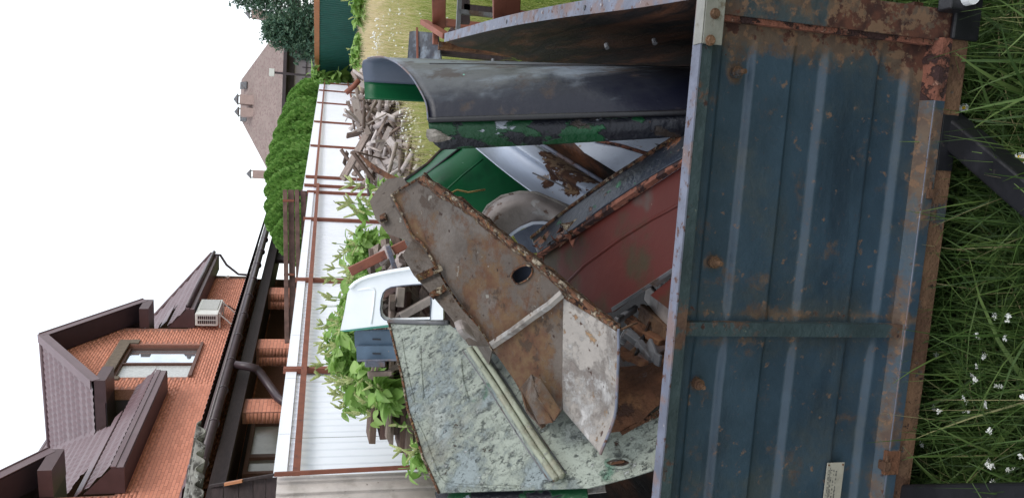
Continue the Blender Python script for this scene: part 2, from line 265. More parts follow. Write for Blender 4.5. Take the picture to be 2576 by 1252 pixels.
def mesh(mb, name, mat, base=Vector((0, 0, 0)), smooth=False, wear_shade=None):
    me = bpy.data.meshes.new(name); me.from_pydata([tuple(v-base) for v in mb.v], [], mb.f); me.update()
    me.materials.append(mt[mat] if isinstance(mat, str) else mat)
    if smooth: me.shade_smooth() if smooth is True else (me.shade_smooth(), me.set_sharp_from_angle(angle=R(smooth)))
    if wear_shade:
        a = me.attributes.new('wear_shade', 'FLOAT', 'POINT'); a.data.foreach_set('value', [float(wear_shade(v)) for v in mb.v])
    return me
def link(name, me, parent=None, loc=(0, 0, 0), label=None, cat=None, group=None, kind=None):
    o = bpy.data.objects.new(name, me); COL.objects.link(o); o.location = loc
    if parent: o.parent = parent
    for k, v in (('label', label), ('category', cat), ('group', group), ('kind', kind)):
        if v: o[k] = v
    return o
def thing(name, label, cat, loc, group=None): return link(name, None, None, loc, label, cat, group)
def gpos(p):
    v = Vector((0, 0, 0))
    while p: v += p.location; p = p.parent
    return v
def part(name, mb, mat, parent, smooth=False, wear_shade=None, bevel=0, kind=None, label=None):
    b = gpos(parent) if parent else Vector((0, 0, 0))
    o = link(name, mesh(mb, name, mat, b, smooth, wear_shade), parent, kind=kind, label=label)
    if bevel: md = o.modifiers.new('b', 'BEVEL'); md.width = bevel; md.segments = 2; md.limit_method = 'ANGLE'
    return o
def solo(name, mb, mat, label, cat, group=None, smooth=False, wear_shade=None, bevel=0):
    b = sum(mb.v, Vector((0, 0, 0)))/len(mb.v); b.z = min(v.z for v in mb.v)
    o = link(name, mesh(mb, name, mat, b, smooth, wear_shade), None, b, label, cat, group)
    if bevel: md = o.modifiers.new('b', 'BEVEL'); md.width = bevel; md.segments = 2; md.limit_method = 'ANGLE'
    return o
def nmesh(name, V, F, mat, tint=None, smooth=False):   # numpy mesh, F (n,k)
    me = bpy.data.meshes.new(name); V = np.asarray(V, dtype=np.float32); F = np.asarray(F, dtype=np.int32); k = F.shape[1]
    me.vertices.add(len(V)); me.vertices.foreach_set('co', V.ravel()); me.loops.add(F.size); me.loops.foreach_set('vertex_index', F.ravel())
    me.polygons.add(len(F)); me.polygons.foreach_set('loop_start', np.arange(0, F.size, k, dtype=np.int32))
    me.update(calc_edges=True); me.materials.append(mt[mat])
    if tint is not None: a = me.attributes.new('tint', 'FLOAT', 'POINT'); a.data.foreach_set('value', np.asarray(tint, dtype=np.float32))
    if smooth: me.shade_smooth()
    return me
def cr(p0, p1, p2, p3, t):
    return p1 + (p2-p0)*(.5*t) + (p0*2-p1*5+p2*4-p3)*(.5*t*t) + (p1*3-p0-p2*3+p3)*(.5*t*t*t)
def resamp(pts, n, curve=True):
    out = []; m_ = len(pts)-1
    for i in range(n+1):
        x = i/n*m_; k = min(int(x), m_-1); t = x-k
        if curve: out.append(cr(pts[max(k-1, 0)], pts[k], pts[k+1], pts[min(k+2, m_)], t))
        else: out.append(pts[k].lerp(pts[k+1], t))
    return out
def dentf(p, s, a): return noise.noise(Vector(p)*s)*a
def patch(ctrl, nu=20, nv=20, curve=(True, True), dent=(3, .006), raw=False):
    g = [[at(*p) if not raw else Vector(p) for p in row] for row in ctrl]
    g = [resamp(r, nv, curve[1]) for r in g]
    cols = [resamp([g[i][j] for i in range(len(g))], nu, curve[0]) for j in range(nv+1)]
    G = [[cols[j][i] for j in range(nv+1)] for i in range(nu+1)]
    if dent:
        for r in G:
            for p in r:
                q = dentf(p, dent[0], dent[1]) + dentf(p, dent[0]*4, dent[1]*.25); d = (p-CAMP).normalized(); p += Vector((d.x, d.y, 0))*q
    return G

# ============================================================ GROUND
mb = MB(); S_ = 900
mb.add([(-S_, -S_, 0), (S_, -S_, 0), (S_, S_, 0), (-S_, S_, 0)], [(0, 1, 2, 3)])
g = part('ground', mb, 'field', None); g['kind'] = 'structure'
mb = MB(); mb.add([(-1.3, .35, .004), (1.2, .35, .004), (1.5, 4.2, .004), (-1.2, 4.2, .004)], [(0, 1, 2, 3)])
g = part('bare_soil', mb, 'soil', None); g['kind'] = 'structure'

# ============================================================ BRICK HOUSE (facade frame: s along, o out, z up)
HA = R(17); HD = Vector((math.sin(HA), math.cos(HA), 0)); HN = Vector((math.cos(HA), -math.sin(HA), 0)); HP = Vector((-10.6, 0, 0)); Z = Vector((0, 0, 1))
def H(s, o, z): return HP + HD*s + HN*o + Z*z
def onH(x, y, o): return on(x, y, HP+HN*o, HN)
house = thing('brick_house', 'orange brick house with plum metal tile roof and pointed gables behind the white fence', 'house', H(22, -3, 0))
ZW = 3.3
def inwall(s, z):
    if 23.25 < s < 25.45 and 5.05 < z < 7.2: return False
    if z < 5.62: return 13 < s < 31.35
    for c in (24.6, 15.95):
        if abs(s-c) < 2.0 and z < 9.0 - abs(s-c)*.74: return True
    return False
# backing wall body
mb = MB()
hole = [H(23.3, -.03, 5.1), H(25.4, -.03, 5.1), H(25.4, -.03, 7.1), H(23.3, -.03, 7.1)]
mb.prism([H(13, -.03, 0), H(31.35, -.03, 0), H(31.35, -.03, 5.65), H(26.6, -.03, 5.65), H(26.6, -.03, 7.5), H(24.6, -.03, 9.0), H(22.6, -.03, 7.5), H(22.6, -.03, 5.65),
          H(17.95, -.03, 5.65), H(17.95, -.03, 7.5), H(15.95, -.03, 9.0), H(13.95, -.03, 7.5), H(13.95, -.03, 5.65), H(13, -.03, 5.65)], -HN*.3, [hole])
mb.box(H(31.2, -3.5, 2.8), HD*.15, HN*3.1, Z*2.8)
wall = part('wall', mb, 'mortar', house)
# window void box so nothing shows through
brick_me = mesh(MB().box((0, 0, 0), HD*.123, HN*.025, Z*.0325), 'brick', 'brick')
cand = []; z = ZW; row = 0
while z < 9.1:
    s = 13.0 + (row % 2)*.13
    while s < 31.4:
        if inwall(s, z) and inwall(s-.1, z) and inwall(s+.1, z): cand.append((s, z))
        s += .26
    z += .075; row += 1
cand = [(s, z) for s, z in cand]
vis = [c for c in cand if 17.4 < c[0] < 23 and 4.3 < c[1] < 5.2]; vis.sort(key=lambda c: c[0]); keep = set(vis[:300])
V = []; F = []; T = []
cube = [(i, j, k) for i in (-1, 1) for j in (-1, 1) for k in (-1, 1)]; cf = [(0, 1, 3, 2), (4, 6, 7, 5), (0, 4, 5, 1), (2, 3, 7, 6), (0, 2, 6, 4), (1, 5, 7, 3)]
def addbrick(V, F, T, c, hs, ho, hz, base):
    k = len(V); t = random.random()
    for i, j, l in cube: p = c + HD*hs*i + HN*ho*j + Z*hz*l - base; V.append(tuple(p)); T.append(t)
    for f in cf: F.append(tuple(k+q for q in f))
base = gpos(house)
for c in cand:
    if c in keep:
        o = link('brick', brick_me, house, H(c[0], random.uniform(-.001, .001)-.0515, c[1]) - base)
    else: addbrick(V, F, T, H(c[0], random.uniform(-.001, .001)-.0515, c[1]), .123, .025, .0325, base)
link('brickwork', nmesh('brickwork', V, F, 'brick', T), house, kind='stuff')
# window of the gable
mb = MB(); f0 = -.16
for a_, b_ in (((23.3, 5.1), (25.4, 5.16)), ((23.3, 6.98), (25.4, 7.05)), ((23.3, 5.16), (23.38, 6.98)), ((25.32, 5.16), (25.4, 6.98)), ((24.3, 5.16), (24.37, 6.98))):
    mb.box(H((a_[0]+b_[0])/2, f0, (a_[1]+b_[1])/2), HD*((b_[0]-a_[0])/2), HN*.05, Z*((b_[1]-a_[1])/2))
win = part('window', mb, 'winframe', house)
part('pane', MB().box(H(24.84, f0-.03, 6.07), HD*.48, HN*.008, Z*.91), 'glass', win)
part('pane', MB().box(H(23.84, f0-.03, 6.07), HD*.46, HN*.008, Z*.91), 'curtain', win)
part('sill', MB().box(H(24.35, -.02, 5.05), HD*1.1, HN*.07, Z*.035), 'winframe', win)
mb = MB(); mb.box(H(24.4, -.012, 7.2), HD*1.25, HN*.03, Z*.15); mb.box(H(25.55, -.012, 6.93), HD*.12, HN*.03, Z*.119); mb.box(H(23.2, -.012, 6.93), HD*.08, HN*.03, Z*.119)
part('window_lintel', mb, 'surround', house)
for s0, zz in ((31.28, 4.9),): part('corner_trim', MB().box(H(31.36, .0, 4.9), HD*.02, HN*.05, Z*.75), 'surround', house)
part('wall_flashing', MB().box(H(22.3, .02, 4.24), HD*9, HN*.03, Z*.09), 'rtile', house)
# roof sheets
def tiles(org, ud, vd, nd, inside, u0, u1, v0, v1, du=.03, dv=.0875):
    nu = int((u1-u0)/du)+1; nv = int((v1-v0)/dv)+1
    uu = u0+np.arange(nu)*du; vv = v0+np.arange(nv)*dv
    U, Vv = np.meshgrid(uu, vv)
    fr = (Vv/.35) % 1.0
    h = .020*np.abs(np.sin(U*math.pi/.19)) + .045*(1-fr)
    P = np.array(org)[None, None] + U[..., None]*np.array(ud) + Vv[..., None]*np.array(vd) + h[..., None]*np.array(nd)
    idx = np.arange(nu*nv).reshape(nv, nu); F = np.stack([idx[:-1, :-1], idx[:-1, 1:], idx[1:, 1:], idx[1:, :-1]], -1).reshape(-1, 4)
    cu = (U[:-1, :-1]+du/2).ravel(); cv = (Vv[:-1, :-1]+dv/2).ravel()
    F = F[inside(cu, cv)]; return P.reshape(-1, 3), F
def roofpart(name, org, ud, vd, inside, u0, u1, v0, v1):
    ud = Vector(ud).normalized(); vd = Vector(vd).normalized(); nd = ud.cross(vd).normalized()
    if nd.z < 0: nd = -nd
    P, F = tiles(org, ud, vd, nd, inside, u0, u1, v0, v1)
    me = nmesh(name, P-np.array(gpos(house)), F, 'rtile', smooth=False); return link(name, me, house)
MS = .93; ZE = 5.68; OE = .6; k_ = math.sqrt(1+MS*MS)
def mr_(s, t): return H(s, OE-t, ZE+t*MS)     # t horizontal run up the slope
TR = 4.2
# main front slope (u = s, v = slope length); cut out where the gables stand
def ins_main(u, v):
    t = v/k_; ok = (u < 32.2-t)
    for c in (24.6, 15.95):
        zr = ZE+t*MS; wdt = (9.05-zr)/.74
        ok &= ~((np.abs(u-c) < 2.02) & (t < .66)) & ~((np.abs(u-c) < np.maximum(wdt, 0)) & (t >= .6))
    return ok
roofpart('roof_slope', mr_(0, 0), HD, (-HN)*1 + Z*MS, ins_main, 12.6, 32.2, 0, TR*k_)
mb = MB(); mb.add([H(32.2, OE, ZE), H(32.2, OE-2*TR, ZE), H(32.2-TR, OE-TR, ZE+TR*MS)], [(0, 1, 2)]); mb.add([H(12.6, OE-2*TR, ZE), H(32.2, OE-2*TR, ZE), H(32.2-TR, OE-TR, ZE+TR*MS), H(12.6, OE-TR, ZE+TR*MS)], [(0, 1, 2, 3)])
part('roof_back', mb, 'rtile', house)
part('ridge_cap', MB().tube([mr_(32.25, -.03)+Z*.06, mr_(32.2-TR, TR)+Z*.06], .07, 8).tube([mr_(32.2-TR, TR)+Z*.05, mr_(12.6, TR)+Z*.05], .08, 8), 'rtile', house, True)
def eave(s0, s1):
    mb = MB(); mb.box(H((s0+s1)/2, OE+.0, ZE-.10), HD*((s1-s0)/2), HN*.015, Z*.11); mb.box(H((s0+s1)/2, OE+.025, ZE-.02), HD*((s1-s0)/2), HN*.012, Z*.05)
    part('eave_fascia', mb, 'rtile', house)
    part('eave_soffit', MB().box(H((s0+s1)/2, OE/2-.01, ZE-.215), HD*((s1-s0)/2-.01), HN*(OE/2), Z*.008), 'soffit', house)
    for e in (s0, s1):
        part('cornice_end', MB().prism([H(e, OE+.01, ZE-.23), H(e, OE+.01, ZE), H(e, .0, ZE+OE*MS), H(e, .0, ZE-.23)], HD*(.02 if e == s0 else -.02)), 'fascia', house)
eave(17.98, 22.4); eave(26.62, 32.2)
part('snow_guard', MB().bar(mr_(18.0, .62)+Z*.10, mr_(21.3, .62)+Z*.10, .26, .02, HN*MS+Z), 'rtile', house)
part('snow_guard', MB().bar(mr_(27.2, .75)+Z*.10, mr_(28.6, .75)+Z*.10, .3, .02, HN*MS+Z), 'rtile', house)
def gable(c):
    pz_, ez, hw, oh = 9.05, 7.02, 2.75, .6; sl = (pz_-ez)/hw
    for sg in (-1, 1):
        def ins(u, v, sg=sg):
            dz = v; run = v/math.sqrt(1+sl*sl); zz = ez+run*sl; return (u < oh) & (u > oh-((zz-ZE)/MS)-.05) & (run < hw+.02)
        roofpart('gable_roof_slope', H(c+sg*hw, 0, ez), HN, HD*(-sg)+Z*sl, ins, -3.8, oh, 0, hw*math.sqrt(1+sl*sl))
        # barge board along the rake
        a_ = H(c+sg*(hw+.03), oh+.012, ez+.02); b_ = H(c, oh+.012, pz_+.04)
        dr = (b_-a_).normalized(); up = HN.cross(dr).normalized(); up = up if up.z > 0 else -up
        part('barge_board', MB().prism([a_-up*.16, b_-up*.16+Z*0, b_+up*.05, a_+up*.05], HN*.02).prism([a_+up*.05-HN*.2, b_+up*.05-HN*.2, b_+up*.075-HN*.2, a_+up*.075-HN*.2], HN*.24), 'rtile', house)
        part('rake_soffit', MB().prism([a_-up*.15-HN*.02, b_-up*.15-HN*.02, b_-up*.15-HN*(oh+.01), a_-up*.15-HN*(oh+.01)], -up*.01), 'soffit', house)
        # boxed return at the foot of the rake
        e = c+sg*hw; mb = MB(); s0, s1 = sorted((c+sg*1.98, e+sg*.02))
        mb.box(H((s0+s1)/2, oh/2+.014, ez-.12), HD*((s1-s0)/2), HN*(oh/2+.012), Z*.13)
        part('cornice_return', mb, 'fascia', house)
        ln = (ez-ZE)/MS
        part('side_eave', MB().box(H(e, (oh-ln)/2-.2, ez-.10), HD*.02, HN*((oh+ln)/2-.2), Z*.12), 'fascia', house)
        part('side_soffit', MB().box(H(c+sg*2.37, -ln/2-.0, ez-.235), HD*.38, HN*(ln/2), Z*.01), 'soffit', house)
        # cheek wall of the dormer
        x0 = c+sg*1.97
        part('cheek_wall', MB().prism([H(x0, -.04, 5.4), H(x0, -.04, 7.4), H(x0, -2.2, 7.4)], HD*(-sg*.05)), 'soffit', house)
        va = H(c+sg*hw, OE-(ez-ZE)/MS, ez)+Z*.05; vb = H(c, OE-(pz_-ZE)/MS, pz_)+Z*.05
        if sg < 0: part('valley_flashing', MB().bar(va, vb, .16, .05), 'rtile', house)
    part('ridge_cap', MB().tube([H(c, oh+.03, pz_+.04), H(c, -3.1, pz_+.04)], .06, 8), 'rtile', house, True)
gable(24.6); gable(15.95)
# right eave gutter and its downpipe, conduits
part('roof_gutter', MB().tube([H(26.7, OE+.09, ZE-.03), H(32.2, OE+.09, ZE-.05)], .07, 8), 'gutter', house, True)
part('downpipe', MB().tube([H(31.9, OE+.09, ZE-.08), H(31.95, OE+.07, ZE-.3), H(31.75, .35, ZE-.55), H(31.45, .1, ZE-1.0), H(31.42, .08, 4.2)], .045, 8), 'gutter', house, True)
part('wall_insulator', MB().tube([H(31.2, .02, 5.02), H(31.2, .12, 5.02)], .05, 8).tube([H(31.2, .08, 4.95), H(31.2, .08, 5.1)], .03, 8), 'acw', house, True)
# air conditioner
ac = thing('air_conditioner', 'white outdoor air conditioner unit bracketed to the orange brick wall under the eave', 'air conditioner', H(27.1, .3, 4.8))
s0, s1, o1, z0, z1 = 26.5, 27.75, .52, 4.75, 5.42
part('casing', MB().box(H((s0+s1)/2, (.12+o1)/2, (z0+z1)/2), HD*((s1-s0)/2), HN*((o1-.12)/2), Z*((z1-z0)/2)), 'acw', ac, bevel=.02)
part('front_panel', MB().box(H(27.25, o1+.012, (z0+z1)/2-.01), HD*.42, HN*.012, Z*.27), 'acg', ac, bevel=.01)
part('side_grille', MB().box(H(s0-.008, .32, 5.08), HD*.008, HN*.19, Z*.29), 'acw', ac)
for r_ in range(2):
    for c_ in range(9):
        part('grille_slot', MB().box(H(s0-.02, .25+.15*r_, 4.84+.06*c_), HD*.006, HN*.055, Z*.021), 'acg' if 0 else 'gutter', ac)
for q in (26.65, 27.6): part('bracket', MB().bar(H(q, 0, 4.72), H(q, .5, 4.72), .03, .04).bar(H(q, 0, 4.25), H(q, .45, 4.71), .025, .03), 'acw', ac)
part('pipe', MB().tube([H(27.78, .3, 4.85), H(28.0, .2, 4.6), H(28.0, .04, 4.4)], .02, 6), 'black', ac, True)
# ============================================================ PORCH
porch = thing('porch', 'dark tiled porch with brown gutter and brick pillars along the brick house', 'porch', H(20, 1.3, 0))
P, F = tiles(H(0, 2.75, 3.60), HD, (-HN+Z*.25).normalized(), Z, lambda u, v: u > 0, 15.6, 33.0, 0, 2.8)
link('roof', nmesh('roof', P-np.array(gpos(porch)), F, 'rtile'), porch)
part('eave_board', MB().box(H(24.2, 2.70, 3.53), HD*8.8, HN*.012, Z*.06), 'fascia', porch)
part('gutter', MB().tube([H(13.6, 2.8, 3.42), H(33, 2.8, 3.46)], .085, 8), 'gutter', porch, True)
part('gutter_lip', MB().tube([H(15.2, 2.87, 3.50), H(33, 2.87, 3.545)], .012, 5), 'gutterlit', porch, True)
for i in range(14): part('gutter_bracket', MB().tube([H(14.6+i*1.25, 2.8, 3.42), H(14.64+i*1.25, 2.8, 3.42)], .10, 10), 'gutter', porch)
part('beam', MB().box(H(23.5, 2.45, 3.17), HD*10, HN*.08, Z*.12), 'timber', porch)
part('ceiling', MB().box(H(23.5, 1.2, 3.32), HD*10, HN*1.2, Z*.01), 'timber', porch)
part('downpipe', MB().tube([onH(592, 917, 2.8), onH(628, 922, 2.8), onH(645, 927, 2.76), onH(655, 937, 2.68), onH(700, 1001, 2.62), onH(716, 1012, 2.62), onH(760, 1020, 2.62)], .085, 12), 'gutter', porch, True)
half_me = mesh(MB().box((0, 0, 0), HD*.059, HN*.025, Z*.0325), 'brick', 'brick')
def pillar(s0, s1, o0=1.95, o1=2.4, h=3.05):
    mb = MB(); mb.box(H((s0+s1)/2, (o0+o1)/2, h/2), HD*((s1-s0)/2-.001), HN*((o1-o0)/2-.001), Z*(h/2)); p = part('pillar', mb, 'mortar', porch)
    V = []; F = []; T = []; bs = gpos(porch); z = 1.3; r = 0
    me = brick_me
    while z < h-.04:
        for cs, sc_ in (((.13, 1), (.39, 1)) if r % 2 else ((.065, .48), (.26, 1), (.455, .48))):
            o = link('brick', me if sc_ == 1 else half_me, p, H(s0+cs, o1-.0235, z)-bs)
        for k in range(2 if o1-o0 > .3 else 1):
            c = H(s0+.0235, o0+.115+k*.22, z); kk = len(V); t = random.random()
            for i, j, l in cube: V.append(tuple(c + HD*.025*i + HN*(.105 if o1-o0 > .3 else .115)*j + Z*.0325*l - bs)); T.append(t)
            for f in cf: F.append(tuple(kk+q for q in f))
        z += .075; r += 1
    link('end_bricks', nmesh('end_bricks', V, F, 'brick', T), p, kind='stuff')
pillar(16.95, 17.5, 2.15); pillar(19.9, 20.42); pillar(23.4, 23.92)
# porch back wall windows
for (a_, b_, oo) in ((16.45, 18.4, 1.3), (13.6, 15.6, 1.3)):
    mb = MB(); zt, zb = 3.0, 1.2; mid = a_+.62
    for x0, x1, y0, y1 in ((a_, b_, zt-.08, zt), (a_, b_, zb, zb+.08), (a_, a_+.08, zb+.08, zt-.08), (b_-.08, b_, zb+.08, zt-.08), (mid-.06, mid+.06, zb+.08, zt-.08)):
        mb.box(H((x0+x1)/2, oo, (y0+y1)/2), HD*((x1-x0)/2), HN*.06, Z*((y1-y0)/2))
    w = part('window', mb, 'winframe', porch)
    for x0, x1 in ((a_+.08, mid-.06), (mid+.06, b_-.08)): part('pane', MB().box(H((x0+x1)/2, oo-.02, (zt+zb)/2), HD*((x1-x0)/2), HN*.008, Z*((zt-zb)/2-.08)), 'porchglass', w)
part('inner_wall', MB().box(H(16.2, 1.18, 1.5), HD*3, HN*.05, Z*1.6), 'timber', porch)
part('front_wall', MB().box(H(29.3, 2.3, 1.6), HD*2.8, HN*.06, Z*1.5), 'timber', porch)

# ============================================================ STACKED BROWN BOARDS above the white fence
A_, B_ = 478, 862
for i, (x0, x1) in enumerate(((711, 723), (724, 740), (741, 753), (756, 770), (771, 790))):
    mb = MB(); a_, a2 = at(x0, A_, 18.6+.12*(i % 2)), at(x1, A_, 18.6+.12*(i % 2)); hh = (a_.z-a2.z)/2
    ra = (a_+a2)/2; b_ = at(716, B_, 17.2); lb = Vector((b_.x, b_.y+.12*(i % 2), b_.z-(at(711, A_, 18.6).z-ra.z)*.95))
    mb.bar(ra, lb, .05, hh*2-.01)
    solo('board', mb, 'plank', ('topmost', 'second', 'third', 'fourth', 'lowest')[i]+' long brown board of the stack above the white fence', 'board', 'brown boards above the white fence', bevel=.006)
for (yy, a_, b_) in ((505, 712, 740), (690, 714, 741)):
    mb = MB(); p, q = at(a_, yy, 17.9), at(b_, yy, 17.9); mb.bar(p, q, .2, .05)
    p0 = mb.v
    solo('board_cleat', mb, 'oxide', 'short red-brown cleat nailed across the '+('right' if yy < 600 else 'middle')+' of the brown boards', 'cleat')
mb = MB(); pr, pl = at(750, 486, 18.75), at(750, 850, 17.6)
for p in (pr, at(760, 660, 18.2), pl): mb.bar((p.x, p.y+.16, 0), (p.x, p.y+.16, p.z+.05), .1, .1, (0, 1, 0))
solo('board_rack', mb, 'timber', 'dark timber posts carrying the brown boards behind the white fence', 'rack')

# ============================================================ WHITE FENCE
FA = R(16.5); FD = Vector((math.sin(FA), math.cos(FA), 0)); FN = Vector((math.cos(FA), -math.sin(FA), 0)); FP = Vector((-4.0, 0, 0))
def Fp(s, o, z): return FP + FD*s + FN*o + Z*z
fence = thing('white_fence', 'white profiled metal fence with red oxide posts and rails behind the plants', 'fence', Fp(20, 0, 0))
def ribsheet(P, dirv, nv, s0, s1, z0, z1, pitch=.12, dep=.012):
    pts = []; s = s0
    while s < s1-1e-6:
        for ds, o in ((0, 0), (.07, 0), (.082, dep), (.108, dep)):
            if s+ds*pitch/.12 < s1: pts.append((s+ds*pitch/.12, o))
        s += pitch
    pts.append((s1, 0))
    return [[P+dirv*s+nv*o+Z*z for s, o in pts] for z in (z0, z1)]
s = 6.5
seam = []
while s < 18.0:
    e = min(s+1.15, 18.0); mb = MB(); mb.grid(ribsheet(FP, FD, FN, s, e-.012, .12, 1.90), th=.003, nrm=-FN); part('fence_sheet', mb, 'fencew', fence)
    part('cap_strip', MB().box(Fp((s+e)/2, .02, 1.935), FD*((e-s)/2-.004), FN*.022, Z*.055), 'fencew', fence)
    s = e
while s < 46.0:
    e = min(s+2.3, 46.0); mb = MB(); mb.grid(ribsheet(FP, FD, FN, s, e-.012, .12, 2.12), th=.003, nrm=-FN); part('fence_sheet', mb, 'fencew', fence)
    s = e
for s in (8.98, 11.95, 15.42, 17.7, 18.35, 19.3, 23.7, 28.8, 34.7, 40.1, 44.2):
    part('post', MB().box(Fp(s, .05, 1.0 if s < 18 else 1.04), FD*.03, FN*.03, Z*(1.02 if s < 18 else 1.06)), 'oxide', fence)
for a_, b_, z_ in ((6.5, 18.3, 1.80), (18.0, 46, 1.86), (6.5, 18.3, .45), (18.0, 46, .62)):
    part('rail', MB().box(Fp((a_+b_)/2, .10, z_), FD*((b_-a_)/2), FN*.02, Z*.03), 'oxide', fence)
# ============================================================ GREEN FENCE
gf = thing('green_fence', 'dark green metal fence with orange-brown cap rail at the far end of the field', 'fence', (14, 38, 0))
GA = at(797, 186, 46); GA.z = 0; GB = at(797, -120, 33); GB.z = 0; gd = (GB-GA).normalized(); gn = Vector((gd.y, -gd.x, 0))
if gn.y > 0: gn = -gn
GL = (GB-GA).length; k = 0; s = 0
while s < GL:
    e = min(s+2.2, GL); part('fence_sheet', MB().grid(ribsheet(GA, gd, gn, s, e, 0, 2.2, .22, .03), th=.004, nrm=-gn), 'fenceg', gf); s = e
part('cap_rail', MB().box((GA+GB)/2+Z*2.33, gd*(GL/2), gn*.06, Z*.13), 'cap', gf)

# ============================================================ FAR HOUSE
fh = thing('far_house', 'distant house with mauve shingled hip roof and tan chimneys behind the hedge', 'house', (20, 64, 0))
D0 = 62.0; cz = at(711, 200, D0).z
eL, eR = at(700, 480, D0), at(712, 52, D0); eL.z = eR.z = cz
rR, rL = at(607, 201, D0+7), at(607, 297, D0+7); rz = rR.z; rL.z = rR.z
back = Vector((0, 14, 0))
mb = MB(); mb.add([eL, eR, rR, rL, eL+back, eR+back], [(0, 1, 2, 3), (1, 5, 2), (5, 4, 3, 2), (4, 0, 3)]); part('roof', mb, 'farroof', fh)
part('soffit', MB().prism([eL, eR, eR+back, eL+back], -Z*.25), 'fardark', fh)
wl, wr = eL+Vector((.8, 1.6, 0)), eR+Vector((-.8, 1.6, 0))
part('wall', MB().prism([Vector((wl.x, wl.y, 0)), Vector((wr.x, wr.y, 0)), Vector((wr.x, wr.y, cz-.2)), Vector((wl.x, wl.y, cz-.2))], (0, .3, 0)), 'farwall', fh)
xw = lambda y: at(740, y, D0+1.5).x
part('fascia_band', MB().box(Vector(((xw(0)+xw(280))/2, D0+1.4, cz-.5)), Vector((abs(xw(0)-xw(280))/2, 0, 0)), Vector((0, .05, 0)), Z*.3), 'fardark', fh)
w = part('window', MB().box(Vector(((xw(85)+xw(150))/2, D0+1.4, cz-2.2)), Vector((abs(xw(85)-xw(150))/2, 0, 0)), Vector((0, .08, 0)), Z*1.3), 'fardark', fh)
for yy in (105, 128, 143):
    part('pane', MB().box(Vector((xw(yy), D0+1.3, cz-2.9)), Vector((.28, 0, 0)), Vector((0, .02, 0)), Z*.5), 'acw', w)
for yy in (168, 196, 215): part('garage_line', MB().box(Vector((xw(yy), D0+1.45, cz-2.6)), Vector((.03, 0, 0)), Vector((0, .04, 0)), Z*1.2), 'fardark', fh)
part('garage_line', MB().box(Vector((xw(185), D0+1.44, cz-1.7)), Vector((1.3, 0, 0)), Vector((0, .04, 0)), Z*.03), 'fardark', fh)
for (ya, yb, xa, xb, dd) in ((242, 263, 597, 634, 5.0), (274, 293, 599, 634, 5.0), (29, 46, 626, 660, 6), (430, 448, 629, 668, 5.5)):
    a_, b_ = at(xa+7, yb, D0+dd), at(xb, ya, D0+dd); hw = abs(a_.x-b_.x)/2; mb = MB()
    mb.box(((a_.x+b_.x)/2, D0+dd, (a_.z+b_.z)/2-.4), (hw, 0, 0), (0, hw, 0), Z*(abs(a_.z-b_.z)/2+.4)); ch = part('chimney', mb, 'chim', fh)
    mb = MB(); t = a_.z; cx = (a_.x+b_.x)/2; yy = D0+dd; q = hw*1.15
    mb.add([(cx-q, yy-q, t+.18), (cx+q, yy-q, t+.18), (cx+q, yy+q, t+.18), (cx-q, yy+q, t+.18), (cx, yy, t+.55)], [(0, 1, 4), (1, 2, 4), (2, 3, 4), (3, 0, 4), (3, 2, 1, 0)])
    part('chimney_cap', mb, 'grey', ch)
    for sx in (-1, 1): part('cap_leg', MB().box((cx+sx*hw*.85, yy, t+.09), (.05, 0, 0), (0, .05, 0), Z*.1), 'acw', ch)
for y0, y1 in ((212, 222), (293, 303)):
    a_ = at(614, (y0+y1)/2, D0+6.3); part('roof_window', MB().box(a_+Vector((0, -.3, 0)), (.3, 0, 0), (0, .25, .28), (0, -.03, .03)), 'grey', fh)
lamp = thing('street_lamp', 'small white lamp on a thin dark pole in front of the far house', 'lamp', (0, 0, 0)); p = at(690, 183, 50)
lamp.location = (p.x, 50, 0)
part('pole', MB().tube([(p.x, 50, 0), (p.x, 50, p.z)], .07, 6), 'fardark', lamp); part('lamp_head', MB().box(p+Z*.15, (.22, 0, 0), (0, .12, 0), Z*.16), 'acw', lamp)

# ============================================================ EVERGREENS
def sprays(n, prof, height, lean, size, up=.7, dense=.35):
    t = rng.random(n)**.8; ang = rng.random(n)*2*np.pi; ph = rng.random(3)*6.3; lump = 1+.13*np.sin(ang*3+t*rng.uniform(3, 9)+ph[0])+.09*np.sin(ang*6+t*rng.uniform(8, 20)+ph[1])+.07*np.sin(ang*11-t*17+ph[2])
    r = prof(t)*lump*(1-dense*rng.random(n)**2); c = np.stack([np.cos(ang)*r, np.sin(ang)*r, t*height], 1)
    out = np.stack([np.cos(ang), np.sin(ang), np.full(n, up)], 1); out += rng.normal(0, .35, (n, 3)); out /= np.linalg.norm(out, axis=1)[:, None]
    sd = np.cross(out, rng.normal(0, 1, (n, 3))); sd /= np.linalg.norm(sd, axis=1)[:, None]+1e-6; s = size*(.6+.8*rng.random(n))[:, None]
    V = np.stack([c-sd*s*.35, c+out*s*.5-sd*s*.45, c+out*s, c+out*s*.55+sd*s*.45, c+sd*s*.35], 1).reshape(-1, 3)
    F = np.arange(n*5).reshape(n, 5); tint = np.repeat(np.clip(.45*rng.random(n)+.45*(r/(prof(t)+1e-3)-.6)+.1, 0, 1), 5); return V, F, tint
hy = [592, 556, 518, 480, 442, 406, 372, 340, 308, 278, 250]; hx = [688, 670, 668, 668, 668, 672, 680, 690, 702, 714, 724]
